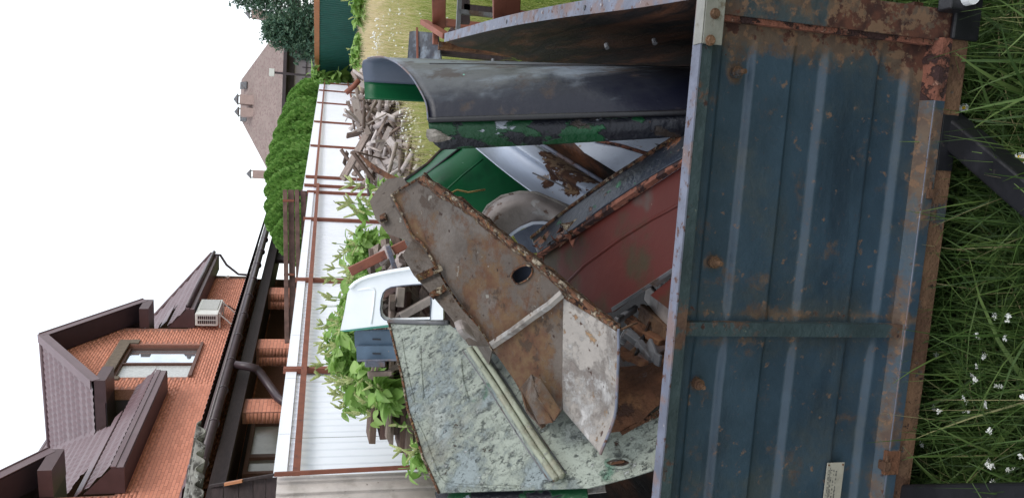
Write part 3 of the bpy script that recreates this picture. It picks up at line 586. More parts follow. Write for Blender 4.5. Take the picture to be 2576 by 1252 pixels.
for i, (yy, xx) in enumerate(zip(hy, hx)):
    f_ = i/10; D = 21*(1-f_)**1.3+46*f_; p = at(xx+4, yy, D); h = p.z; rad = .95+.55*f_; 
    tr = thing('thuja_tree', 'green columnar conifer in the hedge, '+['nearest the brown boards', 'second from the brown boards', 'third from the brown boards', 'fourth from the brown boards', 'fifth from the brown boards', 'middle of the row', 'fifth from the lamp pole', 'fourth from the lamp pole', 'third from the lamp pole', 'second from the lamp pole', 'closest to the lamp pole'][i], 'conifer', (p.x, p.y, 0), 'conifer hedge behind the white fence')
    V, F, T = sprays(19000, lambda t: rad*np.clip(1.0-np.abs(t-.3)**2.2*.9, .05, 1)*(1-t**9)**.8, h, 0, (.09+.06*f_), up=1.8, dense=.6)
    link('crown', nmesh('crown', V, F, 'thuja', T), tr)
    link('trunk', mesh(MB().tube([(0, 0, 0), (0, 0, h*.8)], [.12, .04], 6), 'trunk', 'bark'), tr)
def spruce(px, py, D, rad, label):
    p = at(px, py, D); h = p.z; tr = thing('spruce_tree', label, 'conifer', (p.x, p.y, 0)); V = []; T = []; n = 0; F = []
    link('trunk', mesh(MB().tube([(0, 0, 0), (.1, 0, h*.5), (0, 0, h)], [.22, .14, .03], 8), 'trunk', 'bark'), tr)
    br = MB(); cs = []
    for k in range(120):
        t = .12+.86*(k/120); a_ = k*2.4; L_ = rad*(1-t)**.75*random.uniform(.7, 1.15)+.25; b0 = Vector((0, 0, h*t)); b1 = b0+Vector((math.cos(a_)*L_, math.sin(a_)*L_, -.12*L_+.15)); br.tube([b0, b1], [.04, .01], 4)
        for j in range(26): q = b0.lerp(b1, random.uniform(.25, 1)); cs.append((q.x+random.gauss(0, .16), q.y+random.gauss(0, .16), q.z+random.gauss(0, .12)))
    link('branch', mesh(br, 'branch', 'bark'), tr, kind='stuff')
    c = np.array(cs); n = len(c); c = np.repeat(c, 4, 0)+rng.normal(0, .1, (n*4, 3)); n *= 4
    out = rng.normal(0, 1, (n, 3)); out[:, 2] = out[:, 2]*.6+.3; out /= np.linalg.norm(out, axis=1)[:, None]; sd = np.cross(out, rng.normal(0, 1, (n, 3))); sd /= np.linalg.norm(sd, axis=1)[:, None]
    s = .22*(.6+.8*rng.random(n))[:, None]; V = np.stack([c-sd*s*.25, c+out*s, c+sd*s*.25], 1).reshape(-1, 3)
    link('needles', nmesh('needles', V, np.arange(n*3).reshape(n, 3), 'spruce', np.repeat(rng.random(n), 3)), tr, kind='stuff')
spruce(575, -30, 52, 5.0, 'blue-green spruce rising behind the green fence at the picture edge')
spruce(665, 72, 50, 2.9, 'smaller blue-green spruce tucked against the far house wall')

# ============================================================ SHED of corrugated asbestos at the left
shed = thing('slate_shed', 'old grey corrugated slate shed at the near end of the white fence', 'shed', (-2.8, 6.6, 0))
def wave(p0, p1, back, n, amp, up, per=6, th=.008):
    L = (p1-p0); pts = []; N_ = n*per*2
    for i in range(N_+1): t = i/N_; pts.append(p0+L*t+up*(amp*math.sin(t*n*2*math.pi)))
    return [pts, [p+back for p in pts]]
e0, e1 = at(508, 1056, 6.9), at(500, 1330, 6.35)
rd = Vector((-1.2, .35, .20))
sr = part('slate_roof', MB().grid(wave(e0, e1, rd*1.6, 7, .034, Z, 10), th=.009, nrm=Z), 'mossy', shed, True)
w0, w1 = at(800, 1195, 6.15), at(800, 1420, 5.6); zt = at(697, 1210, 6.15).z
w0.z = w1.z = 0; dw = (w1-w0)/13
pts = []
for i in range(13*6+1): t = i/6; pts.append(w0+dw*t+Vector((0, -.025*math.sin(t*2*math.pi*.55), 0)))
part('slate_wall', MB().grid([pts, [p+Z*zt for p in pts]], th=.01, nrm=(0, 1, 0)), 'slate', shed, True)
for i, (x0, x1, m_) in enumerate(((533, 562, 'timber'), (564, 600, 'wood'), (602, 636, 'timber'), (638, 668, 'timber'), (670, 700, 'timber'))):
    part('wall_plank', MB().bar(at((x0+x1)/2, 1226-(x0-533)*.17, 6.3), at((x0+x1)/2, 1420, 5.9), .05, (at(x0, 1226, 6.3).z-at(x1, 1226, 6.3).z)), m_ if i != 1 else 'timber', shed)
part('wind_board', MB().bar(at(527, 1222, 6.28), at(696, 1192, 6.24), .02, .025, (0, 1, 0)), 'timber', shed)
part('orange_strip', MB().bar(at(565, 1217, 6.24), at(610, 1208, 6.22), .02, .03, (0, 1, 0)), 'cap', shed)
part('corner_strip', MB().bar(at(690, 1192, 6.1), at(1075, 1172, 6.1), .03, .03), 'oxide', shed)
# ============================================================ TRAILER (board frame: x along the front board, z up, o towards the drawbar)
TA = R(7); TD = Vector((math.cos(TA), -math.sin(TA), 0)); TN = Vector((-math.sin(TA), -math.cos(TA), 0)); TP = at(1700, 626, 1.5); TP.z = 0
def B(x, z, o=0): return TP + TD*x + TN*o + Z*z
def bx(px, py, o=0): q = on(px, py, TP+TN*o, TN); return (q-TP).dot(TD), q.z
trailer = thing('cargo_trailer', 'rusty blue steel trailer loaded with scrap car panels, standing in long grass', 'trailer', B(0, 0, -1.2))
XR = .57; XL = -.86; XC = bx(1826, 38)[0]; XD0, XD1 = bx(1980, 844)[0], bx(1980, 811)[0]
ZTOP = .905; ZF = bx(1768, 626, .02)[1]
zp = lambda v, y=301: bx(v, y)[1]
zk = [(ZF+.02, -.012), (zp(1806), -.012), (zp(1813), -.026), (zp(1881), -.026), (zp(1892), -.012), (zp(1988), -.012), (zp(1995), -.026), (zp(2062), -.026), (zp(2074), -.012),
      (zp(2203), -.012), (zp(2211), -.026), (zp(2270), -.026), (zp(2282), -.012), (zp(2300), -.012), (.27, -.012)]
ZBOT = bx(2307, 480, .022)[1]
def bayzo(z, amp):
    for (z0, o0), (z1, o1) in zip(zk, zk[1:]):
        if z0 >= z >= z1:
            t = (z0-z)/(z0-z1); o = o0+(o1-o0)*t; return -.012+(o+.012)*amp*.85
    return -.012
def bay(x0, x1, fr):
    g = []; nz = 150; nx = 44; zt, zb = zk[0][0], .285
    for i in range(nz+1):
        z = zt+(zb-zt)*i/nz; row = []
        for j in range(nx+1):
            x = x0+(x1-x0)*j/nx; amp = min(1, max(0, (x-x0)/.03)) * min(1, max(0, (x1-x-fr)/.05)) if fr >= 0 else 1
            p = B(x, z, bayzo(z, amp)); p += TN*(dentf((x*2, z*2, 3), 2, .004)); row.append(p)
        g.append(row)
    return g
def wearB(v):
    x = (v-TP).dot(TD); z = v.z; w = 0
    n = dentf((x*3, z*3, 0), 3, .5)
    w += max(0, 1-(XC-x)/(.10+n*.08)) * .8*(1 if x < XC+.01 else 1)
    w += max(0, 1-abs(z-.325)/.03)*.28
    w += max(0, 1-math.hypot((x-XC)/.14, (z-.33)/.14))*.9
    w += max(0, 1-(x-XD1)/.04)*.5 if x > XD1+.001 else (max(0, 1-(XD0-x)/.03)*.3 if x < XD0-.001 else 0)
    if x > XC: w = .35 + (.5 if z < .6 else 0) + .2*n
    for px, py in ((1861, 181), (1803, 661), (1763, 969)):
        bxx, bz = bolts[(px, py)]; w += max(0, 1-math.hypot(x-bxx, z-bz)/.028)*.7
    return max(0, min(w, 1.2))
bolts = {q: bx(*q) for q in ((1861, 181), (1803, 661), (1763, 969))}
fb = part('front_panel', MB().grid(bay(XD1, XC, .03)), 'board', trailer, True, wearB)
part('front_panel', MB().grid(bay(XL, XD0, 0)), 'board', trailer, True, wearB)
def sub(a, b, n): return [a.lerp(b, i/n) for i in range(n+1)]
def slab(name, x0, x1, z0, z1, o0, o1, mat, n=40, bev=.002, nzz=10):
    mb = MB(); nx = max(2, int(abs(x1-x0)/.02)); nz = max(2, int(abs(z1-z0)/.02))
    mb.grid([[B(x0+(x1-x0)*i/nx, z0+(z1-z0)*j/nz, o1) for i in range(nx+1)] for j in range(nz+1)])
    mb.grid([[B(x0+(x1-x0)*i/nx, z1, o0+(o1-o0)*j) for i in range(nx+1)] for j in range(2)]); mb.grid([[B(x0+(x1-x0)*i/nx, z0, o0+(o1-o0)*j) for i in range(nx+1)] for j in range(2)])
    mb.grid([[B(x0, z0+(z1-z0)*i/nz, o0+(o1-o0)*j) for i in range(nz+1)] for j in range(2)]); mb.grid([[B(x1, z0+(z1-z0)*i/nz, o0+(o1-o0)*j) for i in range(nz+1)] for j in range(2)])
    mb.grid([[B(x0+(x1-x0)*i/nx, z0+(z1-z0)*j/nz, o0) for i in range(nx+1)] for j in range(nz+1)])
    return part(name, mb, mat, trailer, wear_shade=wearB)
slab('top_rail', XL, XR, ZTOP-.026, ZTOP-.002, -.022, .016, 'flange')
part('rail_edge', MB().box(B((XL+XR)/2, ZTOP+.0005, -.001), TD*((XR-XL)/2), TN*.018, Z*.0025), 'rim', trailer, bevel=.001)
slab('divider_post', XD0, XD1, .318, ZTOP-.026, -.02, .010, 'flange')
slab('corner_post', XC, XR-.005, .25, ZTOP-.026, -.02, .008, 'board')
slab('corner_seam', XC-.012, XC, .30, ZTOP-.03, -.02, .002, 'rust_red')
# bottom rail: inclined lit face, bright fold, vertical face; its right end rusted through
def brail(x0, x1, mat_a, mat_b, jag=0):
    n = max(4, int((x1-x0)/.012)); r = [[], [], [], []]
    for i in range(n+1):
        x = x0+(x1-x0)*i/n; j = dentf((x*30, 0, 7), 1, jag)
        for k, (z, o) in enumerate(((.333+j, -.012), (.318+j, .012), (.3135, .016), (.290, .017))): r[k].append(B(x, z, o))
    part('bottom_rail', MB().grid(r, th=.003, nrm=-TN), mat_a, trailer, wear_shade=lambda v: wearB(v)+.12+.35*dentf(v, 9, 1))
XQ = bx(2300, 250)[0]
brail(XL, XQ, 'board', 'board'); brail(XQ, XC+.005, 'rust_red', 'rust', .012)
part('rail_fold_highlight', MB().tube([B(XL, .3155, .0142), B(XQ, .3155, .0142)], .0012, 6), 'rim', trailer, True)  # pale tube on the fold, a highlight put in as colour
slab('skirt', XL, XR, .243, .290, -.03, .012, 'rust_tan')
a_ = bx(2375, 430)[0]; b_ = bx(2375, 290)[0]; part('black_patch', MB().box(B((a_+b_)/2, .266, .0145), TD*(b_-a_)*.5, TN*.002, Z*.021), 'black', trailer, bevel=.001)
part('black_bracket', MB().box(B(XR-.02, .262, .018), TD*.05, TN*.006, Z*.035), 'black', trailer, bevel=.004)
def nut(px, py, rot, k='bolt'):
    x, z = bx(px, py); mb = MB(); c = B(x, z, -.02)
    mb.tube([c, c+TN*.014], .013, 12); mb.tube([c+TN*.012, c+TN*.02], .0095, 6); mb.tube([c+TN*.018, c+TN*.036+Z*rot], .0055, 8)
    part(k, mb, 'rust_tan', trailer, 25)
nut(1861, 181, -.004); nut(1803, 661, -.003); nut(1763, 969, .001)
for (px, py) in ((2350, 489), (2240, 1178)):
    x, z = bx(px, py, .03); c = B(x, z, .01); mb = MB(); mb.box(c, TD*.011, TN*.012, Z*.009); mb.tube([c+TD*.008+TN*.005, c+TD*.028+TN*.005], .005, 8); part('hinge_lug', mb, 'rust_tan', trailer, bevel=.002)
x, z = bx(2240, 1150, .03); part('hinge_plate', MB().box(B(x-.02, z-.02, .012), TD*.03, TN*.006, Z*.02), 'rust', trailer, bevel=.002)
# galvanised corner bracket
x0 = bx(1800, 118)[0]; z1 = .905
part('corner_bracket', MB().box(B((x0+XR)/2, z1-.020, .022), TD*((XR-x0)/2), TN*.0025, Z*.022).box(B((x0+XR)/2, z1+.004, .006), TD*((XR-x0)/2), TN*.018, Z*.0015), 'galv', trailer, bevel=.0012)
for px, py in ((1798, 35), (1786, 102)):
    x, z = bx(px, py, .024); mb = MB(); c = B(x, z, .022); mb.tube([c, c+TN*.005], .011, 14).tube([c+TN*.005, c+TN*.011], .008, 6); part('bracket_bolt', mb, 'rust_tan', trailer, 25)
# maker plate with its embossed lines of small print (too small to read)
q = [bx(2084, 1165), bx(2127, 1165)]; xp1 = q[0][0]; zt_, zb_ = q[0][1], q[1][1]; xp0 = xp1-.105
pl_ = part('maker_plate', MB().box(B((xp0+xp1)/2, (zt_+zb_)/2, -.004), TD*((xp1-xp0)/2), TN*.0012, Z*((zt_-zb_)/2)), 'plate', trailer, bevel=.0006)
for r_ in range(4):
    mb = MB(); x = xp1-.018; zz = zt_-.006-r_*.0068
    while x > xp0+.004:
        wd = random.uniform(.0008, .0022); hh = random.uniform(.0010, .0022)
        if random.random() < .78: mb.box(B(x, zz+random.uniform(-.0006, .0006), -.0026), TD*wd*.6, TN*.0003, Z*hh*.8)
        x -= .0034 + (.005 if random.random() < .15 else 0)
    part('print_line', mb, 'ink', pl_)
part('print_rule', MB().box(B((xp0+xp1)/2-.004, zt_-.0095, -.0026), TD*.045, TN*.0003, Z*.0004), 'ink', pl_)
for zz in (zt_-.004, zb_+.005): part('rivet', MB().tube([B(xp1-.005, zz, -.004), B(xp1-.005, zz, -.001)], .0022, 8), 'rust', pl_)
# drawbar
def zat(px, py, z): return atz(px, py, z)
a0, a1 = zat(2405, 335, .235), zat(2576, 478, .235); dd = (a1-a0).normalized()
part('drawbar', MB().bar(a0-dd*.25, a0+dd*.72, .062, .062), 'black', trailer, bevel=.006)
b0, b1 = zat(2245, 1250, .235), zat(2576, 1252, .235); dd2 = (b1-b0).normalized()
part('drawbar', MB().bar(b0-dd2*.2, b0+dd2*.75, .062, .062), 'black', trailer, bevel=.006)
# corner lamp
lx, lz = bx(2440, 2, .06); mb = MB(); c = B(lx+.035, lz, .05)
part('marker_lamp', MB().prism([c+TD*(.045*math.cos(t)) + Z*(.024*math.sin(t)) for t in np.linspace(0, 2*math.pi, 24, endpoint=False)], TN*.018), 'lamp', trailer, bevel=.006)
part('lamp_base', MB().box(c-TN*.02+Z*.004, TD*.055, TN*.02, Z*.034), 'black', trailer, bevel=.004)
# side board on the right: bowed outwards, seen from inside
def wS(v): return .1
sn, sf = at(1762, -8, 1.475), at(1121, 104, 3.35)
top = resamp([sn, at(1600, 18, 1.63), at(1400, 45, 2.06), at(1250, 72, 2.6), sf], 30)
g = []
for k in range(13):
    t = k/12; row = []
    for i, p in enumerate(top):
        u = i/30; q = Vector(p); q.z = p.z-(p.z-.38)*t; rib = .012*max(0, math.sin(t*math.pi*5)); q.x += -.10*t*u - rib; row.append(q)
    g.append(row)
g2 = [[p for p in r] for r in g]
part('side_board', MB().grid(g, th=.003, nrm=(1, 0, 0)), 'bedin', trailer, 40)
part('side_rim', MB().grid([[p+Vector((-.004, 0, .003)) for p in top], [p+Vector((.034, 0, .003)) for p in top], [p+Vector((.034, 0, -.03)) for p in top]], th=.003, nrm=(0, 0, 1)), 'rim', trailer)
for f_ in (.12, .42, .7): p = top[int(f_*30)]; part('rim_hole', MB().tube([p+Vector((.014, 0, .005)), p+Vector((.014, 0, .0075))], .007, 8), 'black', trailer)
for (px, py, D) in ((1240, 150, 2.5), (1525, 112, 1.9), (1645, 100, 1.75)):
    p = at(px, py, D); part('rivet', MB().tube([p, p+Vector((-.012, -.008, 0))], .006, 8), 'grey', trailer)
part('floor', MB().box(B(-.14, .36, -1.3), TD*.72, TN*1.28, Z*.012), 'bedin', trailer)
part('side_board', MB().grid([[B(XL, .38, -.02), B(XL, .38, -2.4)], [B(XL, .9, -.02), B(XL, .9, -2.4)]], th=.003, nrm=(-1, 0, 0)), 'bedin', trailer)
part('front_inner_lining', MB().box(B((XL+XR)/2, .62, -.034), TD*((XR-XL)/2), TN*.003, Z*.25), 'bedin', trailer)
for sx in (XL-.12, XR+.13):
    c = B(sx, .27, -1.25); w = part('wheel', MB().tube([c-TD*.075, c-TD*.05, c+TD*.05, c+TD*.075], [.24, .27, .27, .24], 24), 'black', trailer, 40); part('rim', MB().tube([c-TD*.078, c+TD*.078], .16, 20), 'grey', w)
part('axle', MB().tube([B(XL-.1, .27, -1.25), B(XR+.1, .27, -1.25)], .03, 8), 'rust', trailer)

# ============================================================ SCRAP LOAD
GS = 'scrap car panels piled in the trailer'
def scrap(name, label, cat, p): return thing(name, label, cat, at(*p), GS)
# A: dark rolled panel standing upright, open at the top
A = scrap('curved_steel_sheet', 'tall dark blue-black curled steel panel standing upright against the right side board', 'metal panel', (1500, 260, 2.0))
topA = [(1066, 252, 2.24), (1000, 251, 2.33), (918, 249, 2.42), (914, 208, 2.44), (911, 160, 2.42), (930, 147, 2.38), (962, 144, 2.30), (985, 152, 2.18), (1006, 164, 2.1), (1032, 190, 2.02), (1056, 228, 1.98), (1072, 262, 1.95), (1077, 302, 1.93)]
prof = [(918, 250, 2.44), (916, 207, 2.47), (911, 160, 2.43), (925, 148, 2.38), (960, 144, 2.28), (985, 152, 2.18), (1006, 165, 2.10), (1034, 192, 2.02), (1058, 230, 1.97), (1072, 262, 1.945), (1077, 303, 1.93)]
low = [(1755, 290, 2.30), (1755, 250, 2.32), (1755, 205, 2.30), (1758, 186, 2.22), (1760, 172, 2.12), (1760, 168, 2.0), (1760, 172, 1.88), (1758, 185, 1.80), (1756, 215, 1.745), (1752, 250, 1.715), (1748, 283, 1.70)]
G = patch([prof, low], 28, 60, (False, True), (1.6, .006)); s = 60
ig = int(60*1/10)+1
part('green_lip', MB().grid([r[:ig] for r in G], th=.003), 'green', A, True)
part('inner_face', MB().grid([r[ig-1:int(60*4/10)+1] for r in G], th=.003), 'gunin', A, True)
part('outer_skin', MB().grid([r[int(60*4/10):] for r in G], th=.003), 'gun', A, True, wear_shade=lambda v: max(-.25, min(.5, (.455-v.x)*3.0 + (1.12-v.z)*.6)))  # dark reflection painted into the colour, deepening to the left and low down
e_ = [G[0][j]-FW*.003 for j in range(18, 61)]; part('cut_edge', MB().tube(e_, .0028, 5), 'rim', A, True)
e_ = [[G[i][60]+TN*.0+Vector((0, -.012, 0)) for i in range(29)]]
part('crease_shade_line', MB().tube([G[i][34]+Vector((0, -.001, 0)) for i in range(3, 28)], .0022, 5), 'black', A, True)  # thin black tube paints the shade line of the crease
part('step_fold', MB().tube([G[i][60]+Vector((0, -.004, 0)) for i in range(29)], .0075, 6), 'black', A, True)
lipc = [[(1077, 305, 1.93), (1079, 322, 1.925), (1083, 343, 1.935), (1092, 362, 1.95), (1112, 377, 1.965)], [(1400, 299, 1.83), (1402, 318, 1.825), (1404, 335, 1.83), (1406, 350, 1.845), (1408, 362, 1.86)], [(1746, 286, 1.70), (1746, 302, 1.695), (1746, 318, 1.70), (1746, 332, 1.71), (1746, 343, 1.72)]]
part('lower_lip', MB().grid(patch(lipc, 40, 14, (True, True), (4, .006)), th=.003), 'greenchip', A, True, wear_shade=lambda v: max(-.12, min(.3, (1.10-v.z)*1.2)))
part('torn_tab', MB().grid(patch([[(1074, 325, 1.92), (1072, 342, 1.918), (1080, 356, 1.92)], [(1096, 326, 1.915), (1112, 345, 1.915), (1102, 358, 1.915)], [(1118, 338, 1.915), (1138, 342, 1.915), (1132, 352, 1.915)]], 8, 8, (True, True), (20, .008)), th=.002), 'flap', A)
# B: big rusty inner panel with bent white flap
Bp = scrap('door_shell', 'large rusty grey door shell leaning across the load with a bent chalky white flap', 'metal panel', (1300, 800, 1.9))
pB = Pl((985, 490, 2.35), (1555, 825, 1.66), (1360, 1070, 1.90))
tip = [(1058, 448), (1110, 480), (1175, 522), (1262, 592), (1345, 655), (1414, 716), (1420, 742), (1416, 800), (1414, 880), (1415, 1028), (1395, 1056), (1365, 1072), (1330, 1020), (1290, 950), (1235, 872), (1195, 812), (1160, 772), (1120, 715), (1066, 618), (1036, 590), (1012, 540), (985, 490)]
slot = []
for k in range(18):
    t = 2*math.pi*k/18; u = math.cos(t)*31; v = math.sin(t)*19; u = max(-25, min(31, u)); slot.append((1312+u*.82+v*.55, 690-u*.55+v*.82))
nB = pB.n
hgt_ = [(1316, 975), (1336, 945), (1362, 962), (1395, 1000), (1412, 1040), (1385, 1062), (1362, 1068), (1342, 1020)]
mb = MB().prism([pB(x, y) for x, y in tip], -nB*.004, [[pB(x, y) for x, y in slot]])
_lpa, _lpb = pB(1000, 500), pB(1200, 820)
def wearBp(v):
    d_ = (_lpb-_lpa).normalized(); q_ = v-_lpa; dist = (q_-d_*q_.dot(d_)).length
    return .04+.42*max(0, 1-dist/.10)**.8*(.55+.9*abs(dentf(v, 6, 1)))+.2*max(0, dentf(v, 4, 1))
sk = part('inner_skin', MB().grid([[pB(985+(1058-985)*j/8+(1360-985)*i/30*(1-j/8)+(1555-1058)*i/30*(j/8), 490+(448-490)*j/8+(1070-490)*i/30*(1-j/8)+(824-448)*i/30*(j/8)) for j in range(9)] for i in range(31)]) if 0 else mb, 'inner', Bp, wear_shade=wearBp)
part('slot_rim', MB().tube([pB(x, y, .003) for x, y in slot+slot[:1]], .0025, 6), 'edge', Bp, True)
part('slot_back', MB().prism([pB(x, y, -.05) for x, y in ((1280, 660), (1345, 650), (1350, 720), (1285, 735))], -nB*.003), 'gunin', Bp)
def thick(path, r, f=pB, off=.012, jag=.0): return [f(x, y, off)+Vector((random.uniform(-jag, jag), 0, random.uniform(-jag, jag))) for x, y in path]
ep = resamp([Vector((x, y, 0)) for x, y in ((1058, 446), (1112, 482), (1175, 524), (1262, 594), (1345, 656), (1450, 745), (1553, 824))], 60)
rows = [[pB(p.x+dx, p.y-dx*1.1+dentf((p.x*.02, p.y*.02, k), 2, 7 if k in (0, 3) else 2), o) for p in ep] for k, (dx, o) in enumerate(((-9, .002), (-4, .022), (4, .024), (9, -.03)))]
part('right_flange', MB().grid(rows, th=.003), 'edge', Bp)
lp = resamp([Vector((x, y, 0)) for x, y in ((985, 490), (1012, 540), (1036, 590), (1066, 618), (1120, 712), (1160, 772), (1195, 812), (1240, 880))], 40)
part('left_lip', MB().tube([pB(p.x, p.y, .008) for p in lp], .0045, 6, sq=.8), 'edge', Bp, True)
part('top_lip', MB().tube([pB(985, 490, .008), pB(1058, 446, .008)], .004, 6), 'edge', Bp, True)
# side flange turned back behind the left lip
mb = MB().grid([[pB(p.x, p.y, .0) for p in lp], [pB(p.x-4-.018*(p.y-490)*.6, p.y+22+(14 if i > 8 else 0), -.06) for i, p in enumerate(lp)]], th=.003)
part('turned_flange', mb, 'inner', Bp)
# strap
sp = [(1236, 868), (1290, 832), (1340, 795), (1380, 768), (1414, 738)]
part('strap', MB().grid(patch([[(*q, 0) for q in sp]]*1 and [[(0, 0, 1)]*2]*2, 1, 1, (False, False), None)) if 0 else MB().grid([[pB(x-5, y-7, .016) for x, y in sp], [pB(x, y, .022) for x, y in sp], [pB(x+5, y+8, .012) for x, y in sp]], th=.002), 'flap', Bp, 30)
pF = lambda x, y, D: (x, y, D)
dB = lambda x, y, o=0: (pB(x, y, o)).y
# bent flap, folded towards us along the crease
cre = [(1418, 741), (1416, 800), (1414, 880), (1414, 960), (1416, 1030)]
out = [(1556, 826), (1556, 900), (1552, 980), (1545, 1050), (1510, 1142)]
crow = [(x, y, dB(x, y)) for x, y in cre]; orow = [(x, y, 1.60+.012*i) for i, (x, y) in enumerate(out)]
mrow = [((a[0]+b[0])/2, (a[1]+b[1])/2, (a[2]+b[2])/2+.012) for a, b in zip(crow, orow)]
G = patch([crow, mrow, orow], 26, 40, (True, True), (5, .006))
part('bent_flap', MB().grid(G, th=.004), 'flap', Bp, True)
part('flap_edge', MB().tube([G[26][j] for j in range(41)], .0038, 6), 'rim', Bp, True)
part('flap_edge', MB().tube([G[i][0] for i in range(27)], .008, 6), 'edge', Bp, True)
# torn gusset at the lower left
for pts in (((1312, 975), (1340, 942), (1352, 985), (1392, 1062), (1358, 1066)), ((1335, 942), (1362, 955), (1410, 1030), (1395, 1058), (1352, 1000)), ((1308, 978), (1330, 1010), (1372, 1072), (1362, 1078), (1322, 1030))):
    q = [pB(x, y, .03+.012*i*(1 if len(pts) else 0)) for i, (x, y) in enumerate(pts)]
    mb = MB(); c = sum(q, Vector())/len(q)+pB.n*.02; k = len(q); mb.add(q+[c], [(i, (i+1) % k, k) for i in range(k)]); o = part('torn_gusset', mb, 'inner', Bp, wear_shade=lambda v: .25); md = o.modifiers.new('s', 'SOLIDIFY'); md.thickness = .004
# top left stub plates of the same shell
sB = Pl((930, 510, 2.42), (1010, 470, 2.38), (1040, 610, 2.30))
stub = thing('bracket_plate', 'dark dusty bracket plate jutting out behind the top of the rusty door shell', 'metal panel', at(970, 530, 2.45), GS)
part('plate', MB().prism([sB(x, y) for x, y in ((930, 506), (948, 478), (962, 462), (975, 450), (1012, 445), (1050, 500), (1042, 612), (1010, 600), (975, 588), (944, 548))], -sB.n*.004), 'inner', stub)
part('tab', MB().bar(sB(958, 552, .01), sB(972, 545, .01), .03, .012), 'edge', stub)
sC = Pl((1030, 640, 2.26), (1100, 830, 2.02), (1180, 860, 1.96))
rail_ = thing('channel_piece', 'brown bent channel with a tab lying along the left edge of the rusty door shell', 'metal panel', at(1090, 730, 2.1), GS)
part('channel', MB().prism([sC(x, y) for x, y in ((1012, 640), (1040, 600), (1066, 622), (1120, 716), (1160, 776), (1196, 815), (1232, 868), (1200, 868), (1178, 866), (1136, 800), (1075, 728), (1040, 690))], -sC.n*.004), 'inner', rail_)
part('channel_web', MB().bar(sC(1050, 700, .014), sC(1110, 672, .014), .012, .02).bar(sC(1085, 745, .014), sC(1120, 722, .014), .012, .02), 'edge', rail_)
part('crumpled_bit', MB().grid(patch([[(1142, 812, 1.93), (1160, 806, 1.93), (1178, 818, 1.93)], [(1152, 830, 1.90), (1166, 826, 1.89), (1188, 836, 1.92)], [(1168, 852, 1.93), (1182, 846, 1.92), (1198, 858, 1.93)]], 8, 8, (True, True), (30, .01)), th=.003), 'beige', rail_)
# C: pale green peeling bonnet / door skin
Cc = scrap('peeling_door_skin', 'broad pale green door skin with peeling paint and long pressed rib', 'metal panel', (1200, 1050, 2.0))
pC = Pl((978, 810, 2.62), (1100, 1236, 2.02), (1640, 1176, 1.64))
oc = [(978, 810), (1050, 814), (1128, 814), (1190, 860), (1260, 900), (1345, 1000), (1420, 1000), (1560, 1000), (1655, 1000), (1670, 1170), (1640, 1182), (1590, 1198), (1530, 1214), (1480, 1226), (1300, 1232), (1104, 1238), (1096, 1220), (1064, 1150), (1046, 1090), (1026, 1030), (1012, 950), (992, 868)]
part('skin', MB().prism([pC(x, y) for x, y in oc], -pC.n*.004), 'flake', Cc)
rp = resamp([Vector((x, y, 0)) for x, y in ((1185, 872), (1240, 952), (1290, 1030), (1340, 1108), (1384, 1172), (1404, 1200))], 30)
rows = [[pC(p.x+dx, p.y+dy, o) for p in rp] for dx, dy, o in ((-20, 10, .001), (-15, 7, .022), (-6, 3, .030), (2, -1, .014), (9, -5, .030), (15, -8, .022), (20, -10, .001))]
part('pressed_rib', MB().grid(rows), 'flake', Cc, 40)
for q_ in (2, 4): part('rib_crest', MB().tube([p+pC.n*-.004 for p in rows[q_]], .009, 8), 'flakerib', Cc, True)
part('rib_groove_shade', MB().tube([p+pC.n*-.001 for p in rows[3]], .003, 6), 'edge', Cc, True)  # dark tube in the groove, its shade put in as colour
for q_ in (0, 6): part('rib_edge_shadow', MB().tube([p for p in rows[q_]], .003, 6), 'grey', Cc, True)  # dark tubes along the rib foot stand in for its shadow
tipc = pC(1406, 1203, 0)
endr = []
for k in range(9):
    a_ = -math.pi*.32+k/8*math.pi*1.02; endr.append((math.cos(a_)*17+1402, math.sin(a_)*16+1199))
part('rib_end', MB().add([pC(x, y, .001) for x, y in endr]+[pC(1402, 1199, .020)], [(i, i+1, 9) for i in range(8)]), 'flake', Cc, True)
for path in (((1010, 850), (1018, 900), (1030, 960), (1042, 1010)), ((1048, 1060), (1068, 1100), (1090, 1160), (1108, 1200), (1130, 1216), (1200, 1222), (1300, 1224)), ((1160, 905), (1166, 960), (1180, 1010)), ((1058, 870), (1060, 930), (1066, 1000))):
    part('pressed_crease', MB().tube([pC(p.x, p.y, -.001) for p in resamp([Vector((x, y, 0)) for x, y in path], 20)], .0045, 6), 'flake', Cc, True)
part('edge_bead', MB().tube([pC(x, y, .003) for x, y in oc[15:]+oc[:1]], .004, 6), 'edge', Cc, True)
part('top_bead', MB().tube([pC(978, 808, .003), pC(1050, 811, .003), pC(1128, 811, .003)], .009, 6), 'grey', Cc, True)
rg = [(1555+32*math.cos(t), 1163+12*math.sin(t)) for t in np.linspace(0, 2*math.pi, 20, endpoint=False)]
part('handle_recess', MB().prism([pC(x, y, .002) for x, y in rg], pC.n*.002), 'grey', Cc); part('recess_ring', MB().tube([pC(x, y, .006) for x, y in rg+rg[:1]], .004, 6), 'flake', Cc, True)
part('recess_knob', MB().bar(pC(1535, 1166, .008), pC(1572, 1160, .008), .006, .01), 'edge', Cc)
bk = scrap('dark_green_sheet', 'narrow dark green panel edge showing behind the pale green door skin at the picture bottom', 'metal panel', (1300, 1245, 2.1))
qd = lambda x, y, o: pC(x, y, o)
part('skin', MB().prism([qd(x, y, -.03) for x, y in ((1094, 1236), (1476, 1228), (1480, 1260), (1098, 1262))], -pC.n*.004), 'greenchip', bk)
part('underside', MB().prism([qd(x, y, -.06) for x, y in ((1440, 1215), (1520, 1212), (1524, 1236), (1440, 1244))], -pC.n*.004), 'flap', bk)
